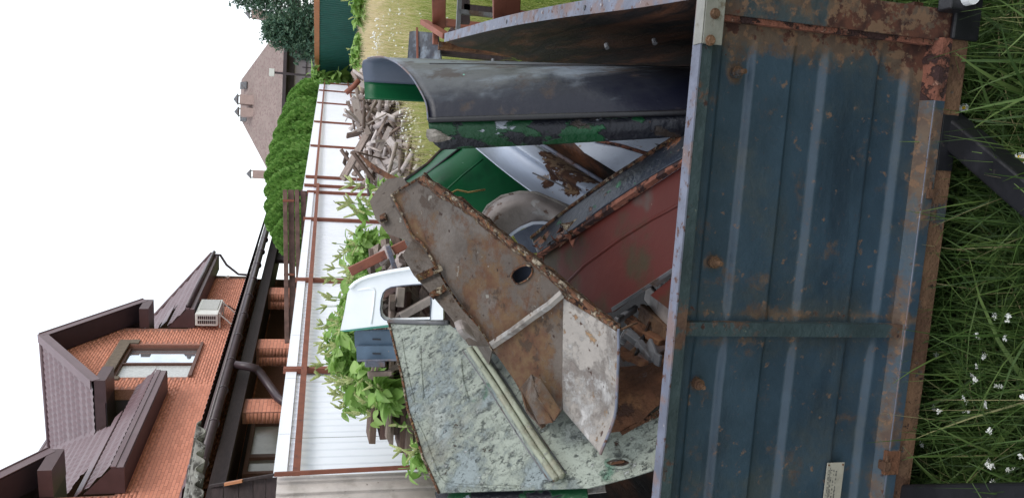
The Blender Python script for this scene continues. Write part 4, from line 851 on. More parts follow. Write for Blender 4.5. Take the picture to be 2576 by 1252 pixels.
# F: oxide red door, its chipped dark sill on top
Fp_ = scrap('red_door', 'oxide red car door lying on edge with a chipped dark and green sill strip', 'metal panel', (1550, 560, 1.8))
pR = Pl((1345, 655, 2.25), (1722, 420, 1.66), (1690, 690, 1.66))
rd_ = [(1345, 650), (1500, 560), (1620, 482), (1724, 415), (1775, 380), (1770, 640), (1697, 676), (1600, 742), (1545, 782), (1505, 792), (1420, 728)]
part('outer_skin', MB().prism([pR(x, y) for x, y in rd_], -pR.n*.004), 'red', Fp_, wear_shade=lambda v: max(0, 1-(v-pR(1380, 690)).length/.22)*.5)
part('body_crease', MB().tube([pR(x, y, -.001) for x, y in ((1415, 722), (1470, 668), (1560, 602), (1640, 552), (1740, 498))], .005, 6), 'red', Fp_, True)
part('seam_strip', MB().grid([[pR(x, y, .004) for x, y in ((1540, 784), (1600, 746), (1700, 680), (1760, 640))], [pR(x-3, y-9, .012) for x, y in ((1540, 784), (1600, 746), (1700, 680), (1760, 640))]], th=.002), 'grey', Fp_)
part('lower_lip', MB().prism([pR(x, y, -.01) for x, y in ((1636, 742), (1700, 690), (1780, 640), (1780, 740), (1700, 790))], -pR.n*.004), 'red', Fp_)
fl = [[(1345, 655), (1352, 634)], [(1450, 592), (1440, 575)], [(1560, 522), (1545, 500)], [(1650, 462), (1640, 440)], [(1770, 384), (1765, 366)]]
part('rusty_flange', MB().grid([[pR(a[0]+dentf((a[0]*.03, 0, 1), 2, 3), a[1], .004) for a, b in fl], [pR((a[0]+b[0])/2, (a[1]+b[1])/2, .02) for a, b in fl], [pR(b[0], b[1], .016) for a, b in fl]], th=.004), 'rust_red', Fp_)
st = [[(1352, 636), (1336, 598)], [(1440, 577), (1425, 528)], [(1545, 502), (1530, 452)], [(1640, 442), (1630, 388)], [(1765, 368), (1755, 310)]]
def stD(x, y, k): return (pR(x, y, .02)).y+k
g3 = [[(a[0], a[1], stD(*a, 0)) for a, b in st], [((a[0]+b[0])/2, (a[1]+b[1])/2, stD((a[0]+b[0])/2, (a[1]+b[1])/2, .03)) for a, b in st], [(b[0], b[1], stD(*b, .10)) for a, b in st]]
part('sill_strip', MB().grid(patch(g3, 12, 50, (True, True), (9, .008)), th=.003), 'dgreen', Fp_, True)
part('sill_bead', MB().tube([at(x, y, D-.01) for x, y, D in g3[2]], .006, 6), 'edge', Fp_, True)
for k in range(16):   # torn flakes at the rotten end
    x = random.uniform(1330, 1440); y = 640-(x-1345)*.62+random.uniform(-38, 22); q = pR(x, y, .03+random.random()*.03); a_ = random.uniform(.01, .035)
    mb = MB(); mb.add([q, q+Vector((random.uniform(-1, 1)*a_, random.uniform(-1, 1)*a_, random.uniform(-.3, 1)*a_)), q+Vector((random.uniform(-1, 1)*a_, random.uniform(-1, 1)*a_, random.uniform(-1, .5)*a_*1.4)), q+Vector((a_*.5, -a_*.3, -a_*.8))], [(0, 1, 2), (0, 2, 3)])
    o = part('rust_flake', mb, random.choice(['rust_red', 'edge', 'rust_red']), Fp_); md = o.modifiers.new('s', 'SOLIDIFY'); md.thickness = .002
# G: green panel
Gp = scrap('green_car_body_sheet', 'bottle green body panel with two creases lying behind the rusty door shell', 'metal panel', (1180, 450, 2.6))
gG = [[(1020, 455, 2.85), (1075, 415, 2.86), (1110, 380, 2.88), (1160, 350, 2.9)], [(1062, 478, 2.72), (1110, 440, 2.72), (1150, 408, 2.74), (1200, 360, 2.76)], [(1140, 535, 2.68), (1200, 490, 2.68), (1250, 450, 2.7), (1320, 400, 2.72)], [(1225, 590, 2.62), (1310, 560, 2.62), (1380, 510, 2.64), (1430, 460, 2.66)]]
part('skin', MB().grid(patch(gG, 24, 24, (True, True), (3, .008)), th=.003), 'green', Gp, True)
g0 = [at(x, y, D) for x, y, D in gG[0]]; g1 = [at(x, y, D-.02) for x, y, D in ((1038, 462, 2.8), (1090, 425, 2.8), (1160, 372, 2.8))]
part('crease', MB().tube(g1, .006, 6), 'black', Gp, True); part('crease', MB().tube([at(1110, 490, 2.62), at(1165, 440, 2.66), at(1215, 400, 2.66)], .004, 6), 'green', Gp, True)
part('edge_fold', MB().tube(g0, .010, 6), 'bedin', Gp, True)
# I: wheel arch
Ip = scrap('wheel_arch', 'dusty beige wheel arch with a pale ring, wedged between green and white panels', 'metal panel', (1320, 540, 2.4))
oa = [(1212, 545, 2.42), (1228, 520, 2.40), (1262, 496, 2.38), (1308, 485, 2.36), (1350, 487, 2.34), (1400, 508, 2.32), (1450, 530, 2.30)]
ma_ = [(1226, 565, 2.36), (1250, 538, 2.34), (1280, 520, 2.32), (1315, 510, 2.30), (1350, 512, 2.28), (1392, 532, 2.26), (1436, 560, 2.24)]
ia = [(1262, 610, 2.40), (1292, 585, 2.38), (1312, 572, 2.36), (1340, 561, 2.34), (1366, 560, 2.33), (1400, 566, 2.32), (1430, 590, 2.30)]
part('arch', MB().grid(patch([oa, ma_, ia], 12, 30, (True, True), (8, .006)), th=.003), 'beige', Ip, True)
part('pale_ring', MB().tube([at(x, y, D-.008) for x, y, D in ia], .006, 6), 'white', Ip, True)
part('arch_lip', MB().tube([at(x, y, D-.005) for x, y, D in oa], .008, 6), 'flap', Ip, True)
part('inner_liner', MB().grid(patch([[(1290, 590, 2.52), (1380, 545, 2.5)], [(1320, 640, 2.5), (1440, 620, 2.46)]], 4, 4, (False, False), (6, .01)), th=.003), 'gunin', Ip)
# H: white folded panel with a rust hole, light blue one beside it
Hp = scrap('white_car_body_sheet', 'white folded body panel with rounded ridge and large rust patch', 'metal panel', (1350, 430, 2.6))
rowsH = [[(1184, 360, 2.60), (1262, 424, 2.48), (1345, 486, 2.36), (1450, 560, 2.22)], [(1220, 350, 2.72), (1330, 440, 2.5), (1440, 520, 2.33), (1520, 570, 2.2)], [(1262, 352, 2.68), (1370, 430, 2.48), (1470, 492, 2.33), (1560, 545, 2.2)], [(1272, 350, 2.60), (1382, 422, 2.42), (1484, 482, 2.27), (1570, 535, 2.16)], [(1310, 345, 2.62), (1420, 412, 2.44), (1510, 462, 2.3), (1590, 505, 2.18)], [(1350, 352, 2.74), (1430, 400, 2.58), (1520, 452, 2.4), (1600, 500, 2.24)]]
hc = at(1432, 418, 2.45); hc2 = at(1475, 450, 2.4)
part('skin', MB().grid(patch(rowsH, 50, 50, (True, True), (3, .012)), th=.003), 'white', Hp, True, wear_shade=lambda v: max(0, .36-min((v-hc).length, (v-hc2).length)*2.2))
part('edge_bead', MB().tube([at(1338, 350, 2.56), at(1420, 398, 2.42), at(1530, 466, 2.28), at(1600, 512, 2.18)], .007, 6), 'rim', Hp, True)
part('crease_line', MB().tube([at(1340, 435, 2.46), at(1400, 460, 2.38), at(1432, 476, 2.34)], .0025, 5), 'grey', Hp)
hb = scrap('black_channel', 'black and rust channel section between the white and the light blue panel', 'metal panel', (1480, 410, 2.5))
part('channel', MB().grid(patch([[(1345, 352, 2.72), (1450, 415, 2.52), (1590, 510, 2.26)], [(1380, 350, 2.78), (1480, 405, 2.58), (1600, 480, 2.3)], [(1440, 352, 2.70), (1520, 400, 2.54), (1620, 450, 2.3)]], 12, 20, (True, True), (10, .012)), th=.003), 'bedin', hb, True)
lb = scrap('light_blue_car_body_sheet', 'pale blue-white ribbed panel with rusty seam lying beside the dark curled panel', 'metal panel', (1600, 380, 2.4))
part('skin', MB().grid(patch([[(1438, 352, 2.62), (1470, 384, 2.55), (1572, 446, 2.34), (1640, 470, 2.2)], [(1490, 340, 2.6), (1530, 355, 2.52), (1650, 396, 2.3), (1720, 420, 2.15)], [(1500, 336, 2.56), (1540, 350, 2.48), (1660, 386, 2.26), (1730, 410, 2.12)], [(1640, 325, 2.4), (1680, 330, 2.35), (1720, 345, 2.25), (1780, 360, 2.1)]], 30, 30, (False, False), (4, .006)), th=.003), 'white', lb, 40, wear_shade=lambda v: .08)
part('rusty_seam', MB().tube([at(1492, 352, 2.55), at(1560, 366, 2.45), at(1645, 392, 2.28)], .006, 6), 'rust_red', lb, True)
part('rusty_seam', MB().tube([at(1560, 348, 2.46), at(1640, 362, 2.34), at(1700, 376, 2.2)], .004, 6), 'grey', lb, True)
# rust spike, straw
spk = scrap('rusty_strip', 'thin jagged rusty steel strip poking up at the head of the rusty door shell', 'metal strip', (960, 430, 2.5))
g_ = [[(902, 382, 2.62), (935, 410, 2.56), (985, 440, 2.48), (1040, 470, 2.4)], [(905, 388, 2.62), (940, 428, 2.56), (978, 452, 2.48), (1020, 478, 2.4)]]
part('strip', MB().grid(patch(g_, 3, 16, (False, True), (25, .015)), th=.005), 'rust', spk)
sw = thing('straw_stalk', 'dry straw stalk lying bent over the green panel', 'straw', at(1160, 478, 2.35))
part('stalk', MB().tube([at(1115, 474, 2.33), at(1120, 492, 2.3), at(1150, 478, 2.33), at(1178, 484, 2.34), at(1220, 477, 2.36)], .003, 5), 'straw', sw, True)
# J: tangled frame pieces under the flap
Jf = scrap('bent_frame', 'tangled grey and rusty bent frame pieces in the load beside the red door', 'scrap frame', (1620, 800, 1.8))
def jb(pts, w, h, mat): 
    for a, b in zip(pts, pts[1:]): part('frame_bar', MB().bar(at(*a), at(*b), w, h), mat, Jf, bevel=.003)
jb([(1548, 808, 1.80), (1600, 775, 1.86)], .02, .012, 'grey'); jb([(1628, 732, 1.9), (1660, 770, 1.8), (1694, 812, 1.72)], .05, .012, 'beige'); jb([(1612, 785, 1.88), (1680, 845, 1.74)], .05, .014, 'rust_tan')
jb([(1556, 880, 1.76), (1590, 900, 1.74), (1622, 915, 1.7)], .012, .03, 'rust'); jb([(1572, 835, 1.8), (1605, 860, 1.78), (1640, 905, 1.72)], .02, .02, 'grey'); jb([(1562, 862, 1.82), (1588, 815, 1.84), (1600, 860, 1.8)], .014, .02, 'grey')
jb([(1632, 860, 1.74), (1648, 900, 1.70), (1662, 908, 1.68)], .03, .01, 'grey'); jb([(1580, 800, 1.84), (1625, 838, 1.80), (1668, 862, 1.74)], .016, .03, 'rust'); jb([(1566, 905, 1.78), (1640, 842, 1.80)], .012, .012, 'rust_tan'); jb([(1600, 892, 1.76), (1632, 812, 1.82)], .02, .008, 'bedin'); jb([(1640, 740, 1.92), (1700, 700, 1.8)], .02, .01, 'grey')
part('frame_bar', MB().tube([at(1560, 830, 1.72), at(1590, 816, 1.72), at(1602, 812, 1.74)], .003, 5), 'rust_tan', Jf)
part('gusset', MB().prism([at(1604, 775, 1.9), at(1660, 760, 1.86), at(1690, 850, 1.8), at(1640, 850, 1.84)], (0, .004, 0)), 'rust', Jf)
Jp = scrap('rust_brown_shell', 'rust-brown curved metal shell below the white flap near the front rail', 'metal panel', (1620, 980, 1.75))
part('shell', MB().grid(patch([[(1540, 925, 1.86), (1600, 920, 1.84), (1650, 895, 1.82), (1720, 850, 1.8)], [(1540, 990, 1.76), (1600, 985, 1.74), (1660, 960, 1.72), (1720, 930, 1.70)], [(1530, 1090, 1.78), (1590, 1080, 1.74), (1655, 1020, 1.70), (1720, 1000, 1.68)]], 20, 20, (True, True), (5, .01)), th=.003), 'rust', Jp, True)
part('lower_fold', MB().grid(patch([[(1560, 1085, 1.74), (1620, 1050, 1.72), (1700, 1000, 1.68)], [(1600, 1150, 1.80), (1650, 1130, 1.76), (1720, 1100, 1.7)]], 8, 16, (False, True), (8, .012)), th=.003), 'edge', Jp, True)
# D: white cab corner, E: blue doors
Dp = thing('cab_corner', 'white truck cab corner with rounded empty window and teal lower stripe', 'metal panel', at(900, 760, 4.85))
pD = Pl((860, 828, 4.95), (1090, 700, 4.72), (900, 690, 4.85)); zz_ = lambda X, Y: (818+.2512*X, 629+.2512*Y)
oD = [zz_(*q) for q in ((150, 805), (195, 600), (225, 430), (250, 380), (300, 330), (360, 295), (430, 268), (560, 235), (700, 208), (850, 185), (1000, 170), (1180, 180), (1180, 705), (1060, 705), (640, 745))]
hD = [zz_(*q) for q in ((552, 600), (560, 500), (580, 430), (610, 395), (660, 370), (780, 355), (900, 345), (1050, 335), (1062, 520), (1052, 695), (800, 702), (640, 708), (590, 690), (560, 655))]
part('shell', MB().prism([pD(*q) for q in oD], -pD.n*.06, [[pD(*q) for q in hD]]), 'whitecab', Dp, bevel=.006)
part('window_seal', MB().tube([pD(*q, .001) for q in hD+hD[:1]], .004, 6), 'gunin', Dp, True)
part('roof_gutter', MB().tube([pD(*q, .006) for q in oD[3:11]], .014, 6), 'whitecab', Dp, True)
ip = [zz_(*q) for q in ((330, 395), (440, 382), (490, 385), (498, 410), (485, 560), (462, 735))]; part('pressed_edge', MB().tube([pD(*q, -.002) for q in ip], .008, 6), 'whitecab', Dp, True)
tl = [zz_(*q) for q in ((150, 806), (640, 746), (640, 770), (200, 815))]; part('stripe', MB().prism([pD(*q, .004) for q in tl], -pD.n*.04), 'teal', Dp)
for i, (Y0, Y1, X0) in enumerate(((818, 972, 298), (962, 1112, 318))):
    pE = Pl((890, 838, 5.0), (1000, 838, 4.92), (900, 905, 5.02))
    e = thing('blue_locker_door', ('right' if i == 0 else 'left')+' one of two small blue-grey metal doors with a slot, standing in the board pile', 'metal door', pE(*zz_(500, (Y0+Y1)/2)), 'blue locker doors')
    q = [zz_(X0, Y0+6), zz_(1350, Y0-20), zz_(1350, Y1-22), zz_(X0+8, Y1-8)]
    part('door', MB().prism([pE(*p, .03*i) for p in q], -pE.n*.04), 'bluebox', e, bevel=.006, wear_shade=lambda v: 0)
    a_ = zz_(475, (Y0+Y1)/2-5); b_ = zz_(555, (Y0+Y1)/2-3); part('slot', MB().bar(pE(*a_, .03*i+.002), pE(*b_, .03*i+.002), .008, .01), 'black', e)
    part('worn_edge', MB().tube([pE(*p, .03*i) for p in (q[2], q[3])], .008, 5), 'rim', e)

# ============================================================ BOARDS AND FIREWOOD
bl = [mesh(MB().box((0, 0, 0), (.5, 0, 0), (0, .5, 0), (0, 0, .5)), 'board', mt_) for mt_ in ('wood', 'woodlt', 'plank')]
def plank(c, L_, w, t, yaw, pit, roll, k, label, cat, group, nm='board'):
    o = link(nm, bl[k], None, c, label, cat, group); o.rotation_euler = (roll, pit, yaw); o.scale = (L_, w, t); return o
rows_ = []; z = .02
while z < 1.22: th = random.uniform(.03, .055); rows_.append((z, th)); z += th
ORD = 'lowest second third fourth fifth sixth seventh eighth ninth tenth eleventh twelfth thirteenth fourteenth fifteenth sixteenth seventeenth eighteenth nineteenth twentieth twenty-first twenty-second twenty-third twenty-fourth twenty-fifth twenty-sixth twenty-seventh twenty-eighth twenty-ninth thirtieth thirty-first thirty-second thirty-third thirty-fourth thirty-fifth'.split()
for i, (z, th) in enumerate(rows_):
    x = -1.5+random.uniform(-.15, .12); q = 0
    while x < -.45:
        L_ = random.uniform(.35, .8); k = len(rows_)-1-i; od = 'topmost' if k == 0 else ORD[k]
        plank((x+L_/2, 5.55+random.uniform(-.07, .07)+.12*z, z+th/2), L_-.02, random.uniform(.3, .42), th-.006, random.gauss(0, .04), random.gauss(0, .02), 0, random.choice((0, 0, 0, 0, 2)), 'weathered board in the '+od+' layer from the top of the stack, '+('leftmost piece', 'second piece', 'third piece', 'fourth piece', 'fifth piece')[q], 'board', 'weathered boards stacked behind the trailer'); q += 1
        x += L_
for k in range(110):
    x = random.uniform(-.75, -.02); plank((x, 5.3+random.uniform(-.2, .4), random.uniform(.65, 1.32)-.15*abs(x+.3)), random.uniform(.15, .5), random.uniform(.04, .09), random.uniform(.025, .05), random.uniform(-1.2, 1.2), random.gauss(0, .35), random.uniform(0, 1), random.choice((0, 0, 0, 1, 2)), 'broken board end thrown loosely on the pile seen behind the white cab corner', 'board', 'broken board ends on top of the pile', 'firewood_piece')
def named(pa, pb, D, w, h, mat, name, label, cat, D2=None): solo(name, MB().bar(at(*pa, D), at(*pb, D2 or D), w, h), mat, label, cat, bevel=.004)
named((880, 683), (1050, 600), 5.1, .09, .06, 'oxide', 'red_beam', 'red-brown beam sticking up from the board pile beside the white cab corner', 'beam')
named((975, 618), (998, 690), 4.95, .04, .03, 'rim', 'pale_stick', 'pale grey slat leaning across the red-brown beam', 'slat')
named((933, 625), (938, 700), 5.2, .05, .03, 'wood', 'grey_stick', 'weathered grey slat behind the red-brown beam', 'slat')
named((1008, 795), (1086, 752), 5.08, .10, .05, 'woodlt', 'pale_board', 'bleached board lying aslant in the empty cab window', 'board')
named((1004, 770), (1008, 722), 5.12, .12, .05, 'woodlt', 'wide_board', 'wide bleached board standing in the middle of the cab window', 'board')
named((918, 915), (968, 915), 4.9, .07, .03, 'rim', 'grey_stake', 'light grey stake standing left of the blue doors', 'stake')
named((925, 940), (985, 938), 4.9, .05, .03, 'wood', 'brown_stake', 'weathered brown stake beside the light grey stake', 'stake')
# debris heap of bleached boards along the far fence
for k in range(300):
    t = random.random(); u = t*270+190; D = random.uniform(9.5, 13.5)+(460-u)*.018; hm = 1.1+.2*math.sin(u*.05)
    zz = random.uniform(.05, hm*(1-.3*abs(random.gauss(0, .6)))); p = at(900, u, D)
    if D < 11: zz *= .6
    plank((p.x, D, max(.05, zz)), random.uniform(.2, .95), random.uniform(.05, .13), random.uniform(.02, .05), random.uniform(-1.5, 1.5), random.gauss(0, .45), random.uniform(0, 1.5), random.choice((1, 1, 0, 0, 1)), 'bleached broken board tossed on the long debris heap along the white fence', 'board', 'broken boards of the debris heap', 'scrap_wood')
V = []; F = []; T = []; base0 = Vector((0, 0, 0))
for k in range(1250):
    t = random.random(); u = t*280+180; D = random.uniform(8.5, 13.5)+(460-u)*.018; hm = (1.15+.2*math.sin(u*.05))*(1 if D > 11.5 else .6); zz = random.uniform(.0, hm)*(1-.5*random.random()); p = at(900, u, D)
    q = Vector((random.gauss(0, 1), random.gauss(0, .7), random.gauss(0, .55))).normalized(); r_ = q.orthogonal().normalized(); r_.rotate(Matrix.Rotation(random.uniform(0, 3), 3, q)); n_ = q.cross(r_); L_ = random.uniform(.06, .38); w_ = random.uniform(.012, .05); h_ = random.uniform(.006, .02); b_ = len(V); tt = random.random()
    for i_, j_, l_ in cube: V.append(tuple(Vector((p.x, D, max(.03, zz)))+q*L_*i_+r_*w_*j_+n_*h_*l_)); T.append(tt)
    for f in cf: F.append(tuple(b_+q_ for q_ in f))
hf_ = len(F)//12*6; vf_ = hf_//6*8
link('debris_sticks', nmesh('debris_sticks', V[:vf_], F[:hf_], 'woodlt', T[:vf_]), kind='stuff')
link('dark_debris_sticks', nmesh('dark_debris_sticks', V[vf_:], np.array(F[hf_:])-vf_, 'wood', T[vf_:]), kind='stuff')
for i, (pa, pb, lab) in enumerate((((870, 234), (903, 202), 'rusty pipe end lying highest on the debris heap near the green fence'), ((880, 290), (928, 258), 'long thin rusty rod curved over the debris heap'), ((908, 268), (935, 300), 'short rusty pipe low in the debris heap'))):
    solo('rusty_pipe', MB().tube([at(*pa, 14.2), at((pa[0]+pb[0])/2+3, (pa[1]+pb[1])/2, 14.2), at(*pb, 14.2)], (.05, .03, .04)[i], 7), 'oxide', lab, 'pipe', smooth=True)
named((872, 342), (925, 330), 14.0, .5, .04, 'wood', 'broken_board', 'grey broken panel leaning on top of the debris heap', 'panel')
named((890, 285), (925, 280), 14.0, .4, .04, 'woodlt', 'cream_sheet', 'cream coloured sheet standing in the debris heap', 'sheet')
# rusty frame right of the side board
fr = thing('steel_frame', 'rusty angle-iron frame standing in the grass beyond the trailer side board', 'frame', (1.6, 4.4, 0))
for a_, b_, w_, D1, D2 in (((1104, 66), (1104, -60), .075, 4.3, 3.9), ((1102, 88), (1104, 66), .06, 4.32, 4.3), ((1067, 56), (1124, 92), .05, 4.4, 4.0), ((1095, 112), (1095, 70), .03, 4.3, 4.3)):
    part('frame_bar', MB().bar(at(*a_, D1), at(*b_, D2), .03, w_), 'oxide', fr, bevel=.004)
p = at(1105, 60, 4.32); part('frame_leg', MB().bar((p.x+.02, p.y+.04, 0), (p.x+.02, p.y+.04, p.z), .04, .04, (0, 1, 0)), 'oxide', fr)
p = at(1105, 112, 4.3); part('frame_leg', MB().bar((p.x, p.y+.03, 0), (p.x, p.y+.03, p.z), .04, .04, (0, 1, 0)), 'rust', fr)
part('frame_bracket', MB().tube([at(1132, 80, 3.9), at(1140, 92, 3.85), at(1146, 80, 3.85), at(1136, 74, 3.9)], .012, 6), 'rust_red', fr)
bm = solo('rusty_beam', MB().bar(at(1274, 54, 2.9), at(1274, -90, 2.7), .04, .105), 'oxide', 'rusty square beam lying level above the grass beside the trailer', 'beam', bevel=.004)
solo('beam_trestle', MB().bar(at(1292, 46, 2.93), at(1292, 46, 2.93)*1 - Z*(at(1292, 46, 2.93).z), .05, .05, (0, 1, 0)).bar(at(1292, -80, 2.7), at(1292, -80, 2.7) - Z*(at(1292, -80, 2.7).z), .05, .05, (0, 1, 0)), 'oxide', 'rusty posts carrying the square beam beside the trailer', 'trestle')
ds = Pl((1028, 130, 4.9), (1100, 130, 4.6), (1030, 80, 4.9))
dsh = thing('dark_sheet', 'black metal sheet with a thin rusty seam standing in the grass behind the steel frame', 'metal sheet', (1.9, 4.8, 0))
q = [ds(x, y) for x, y in ((1026, 134), (1030, 80), (1042, 78), (1100, 84), (1110, 160), (1110, 200), (1020, 200))]; part('sheet', MB().prism(q, -ds.n*.01), 'gun', dsh)
part('seam', MB().bar(ds(1049, 70, .01), ds(1050, 150, .01), .012, .012), 'oxide', dsh); part('support', MB().bar(ds(1080, 130, -.02), Vector((ds(1080, 130).x, ds(1080, 130).y+.02, 0)), .05, .03, (1, 0, 0)), 'timber', dsh)
solo('grey_stake', MB().bar(at(1158, -40, 3.6), at(1152, 76, 3.6), .02, .02).bar(at(1154, 30, 3.6), at(1154, 30, 3.6)-Z*at(1154, 30, 3.6).z, .02, .02, (0, 1, 0)), 'grey', 'thin grey rod beside the rusty frame in the grass', 'rod')
solo('dark_stick', MB().bar(at(1166, -20, 3.7), at(1166, 60, 3.7), .03, .06).bar(at(1166, 20, 3.7), at(1166, 20, 3.7)-Z*at(1166, 20, 3.7).z, .03, .03, (0, 1, 0)), 'timber', 'dark slat standing beside the thin grey rod', 'slat')

# ============================================================ BROAD-LEAVED PLANTS
def leafmesh(L_, w, n=5):
    V = []; F = []; T = []
    for i in range(n+1):
        t = i/n; ww = w*math.sin(math.pi*min(1, t**.75))**.9*(1 if i < n else 0)+(.004 if i == 0 else 0); zz = -.35*L_*t*t; x = L_*t
        V += [(x, -ww, zz+.22*ww), (x, 0, zz), (x, ww, zz+.22*ww)]; T += [.15, .3, .15]
    for i in range(n):
        for j in range(2): a = i*3+j; F.append((a, a+1, a+4, a+3))
    return nmesh('leaf', V, F, 'ama', T, True)
LM = [leafmesh(.15, .052), leafmesh(.12, .04), leafmesh(.09, .026), leafmesh(.2, .06)]
def spikemesh(L_, r):
    V = []; F = []; T = []; n = 110
    for i in range(n):
        t = i/n; a = i*2.4; rr = r*(1-t**2.2)*(.75+.5*random.random()); c = Vector((math.cos(a)*rr, math.sin(a)*rr, L_*t)); s_ = .006
        k = len(V); d = Vector((math.cos(a), math.sin(a), .5)).normalized(); q = d.orthogonal().normalized()*s_; u = d.cross(q)
        V += [tuple(c-q-u), tuple(c+q-u), tuple(c+d*s_*1.6), tuple(c-q+u), tuple(c+q+u)]; F += [(k, k+1, k+2, k+2), (k+1, k+4, k+2, k+2), (k+4, k+3, k+2, k+2), (k+3, k, k+2, k+2)]; T += [random.random()]*5
    me = bpy.data.meshes.new('flower_spike'); me.from_pydata(V, [], [f[:3] for f in F]); me.materials.append(mt['spike']); a = me.attributes.new('tint', 'FLOAT', 'POINT'); a.data.foreach_set('value', T); return me
SM = [spikemesh(.11, .008), spikemesh(.07, .007), spikemesh(.15, .007)]
def rotto(v, rolla):
    q = Vector(v).to_track_quat('X', 'Z'); return q
def plant(loc, h, lean, nl, ns, sc, label, spread=.22):
    t_ = thing('broadleaf_weed', label, 'plant', loc, 'green weeds with pale flower spikes along the white fence'); top_ = Vector((lean[0], lean[1], h)); mid = Vector((lean[0]*.3+random.uniform(-.04, .04), lean[1]*.3, h*.5))
    st_ = resamp([Vector((0, 0, 0)), mid, top_], 10); stems = [st_]; mb = MB().tube(st_, [.012-.0009*i for i in range(11)], 5)
    for k in range(4):
        i = random.randint(3, 8); b = st_[i]; e = b+Vector((random.uniform(-1, 1)*spread, random.uniform(-1, 1)*spread, random.uniform(.15, .3)*h*.6)); s2 = resamp([b, b.lerp(e, .5)+Vector((0, 0, -.02)), e], 6); stems.append(s2); mb.tube(s2, .005, 4)
    link('stem', mesh(mb, 'stem', 'stem', smooth=True), t_)
    for k in range(nl):
        s_ = random.choice(stems); j = random.uniform(.25, 1)*(len(s_)-1); b = s_[int(j)]; a = random.uniform(0, 6.28)
        o = link('leaf', random.choice(LM if random.random() < .7 else LM[:2]), t_, b + Vector((math.cos(a), math.sin(a), 0))*random.uniform(.01, .07))
        o.rotation_euler = (random.gauss(0, .6), random.uniform(-.7, .9), a); o.scale = (sc*random.uniform(.7, 1.25),)*3
    for k in range(ns):
        s_ = random.choice(stems); b = s_[-1] if random.random() < .6 else s_[random.randint(len(s_)//2, len(s_)-1)]
        o = link('flower_spike', random.choice(SM), t_, b); o.rotation_euler = (random.gauss(0, .5), random.gauss(0, .5), 0); o.scale = (sc*random.uniform(.7, 1.2),)*3
ppos = [(775, 905, 6.2, 1.1), (790, 850, 6.3, 1.1), (770, 940, 6.0, 1.1), (805, 800, 6.4, 1.05), (800, 960, 5.9, 1.1), (822, 740, 6.6, 1.0), (812, 880, 5.8, 1.1), (838, 690, 6.9, .95), (850, 640, 7.2, .9), (835, 1010, 5.7, 1.1), (815, 985, 6.1, 1.0), (870, 1050, 5.6, 1.0),
        (830, 930, 5.5, 1.05), (880, 1000, 5.4, 1.0), (850, 770, 6.2, 1.0), (962, 1092, 5.2, .9), (975, 1130, 5.1, .95), (965, 1155, 5.2, .95), (838, 612, 7.8, .85), (880, 720, 6.3, .9)]
ppos = [q if q[1] > 760 else (q[0]-18, q[1], q[2], q[3]+.12) for q in ppos]
names = 'tallest weed near the fence middle post,weed in the thick of the green row right of the tallest,leftmost tall weed reaching the red rail,weed above the blue locker doors,weed bending left beside the tall row,weed above the white cab corner,dense low weed under the tall ones,weed just right of the white cab corner,weed over the red-brown beam,weed leaning over the bare white fence,weed drooping at the left end of the tall row,weed above the ragged end of the board pile,weed in front of the tall row,weed beside the board pile end,weed right behind the white cab roof,small weed top right of the corner clump,middle weed of the small clump by the slate wall,weed touching the red corner strip of the slate wall,rightmost weed of the long row,weed hugging the cab roof corner'.split(',')
more = []
for k in range(22):
    py = 600+k*19.0+random.uniform(-8, 8); more.append((random.uniform(775, 845)+max(0, 760-py)*.35+max(0, py-990)*.6, py, random.uniform(5.9, 7.0)+max(0, 760-py)*.006, .95))
mnames = ['weed of the long green row, '+a_+' '+b_ for a_ in ('upper foliage', 'lower foliage') for b_ in ('above the red-brown beam', 'right of the cab roof corner', 'at the cab roof corner', 'over the cab roof stripe', 'right of the blue doors', 'behind the blue doors', 'left of the blue doors', 'above the grey stake', 'over the stacked boards', 'over the ragged board ends', 'at the open white fence')]
for (px, py, D, sc), nm in zip(ppos+more, names+mnames):
    p = at(px, py, D); plant((p.x-random.uniform(-.05, .05), D, 0), p.z-.10, (random.uniform(-.06, .06), random.uniform(-.1, .1)), 285, 24, sc*.68, 'broad-leaved plant, '+nm)
for i, (px, py, D) in enumerate(((870, 470, 10.5), (858, 520, 10.2), (880, 545, 10.0))):
    p = at(px, py, D); plant((p.x, D, 0), p.z-.1, (.05, 0), 70, 26, 1.25, 'leafy weed with pale flower spikes by the fence step, '+('right', 'tallest', 'left')[i]+' of three', .35)
p = at(742, 192, 45); p = at(790, 196, 44.0); plant((p.x, 44.0, 0), 3.1, (.1, 0), 80, 0, 4.0, 'climbing leafy sprig poking over the junction of white and green fences', .5)
for i, (px, py, D) in enumerate(((872, 130, 30), (878, 165, 30), (868, 8, 26), (880, 50, 28))):
    p = at(px, py, D); plant((p.x, D, 0), p.z-.1, (.1, 0), 160, 4, 2.0, 'bushy weed at the foot of the green fence, '+('second from the white fence', 'nearest the white fence', 'farthest right in the picture', 'third from the white fence')[i], .7)
# branching dry twigs against the fence
for i, (a_, b_, D) in enumerate((((905, 470), (858, 440), 11), ((868, 520), (838, 505), 10.5))):
    solo('dry_twig', MB().tube([at(*a_, D), at((a_[0]+b_[0])/2-3, (a_[1]+b_[1])/2, D), at(*b_, D)], [.012, .008, .003], 5), 'bark', ('upper', 'lower')[i]+' bare thin twig drawn against the white fence', 'twig')

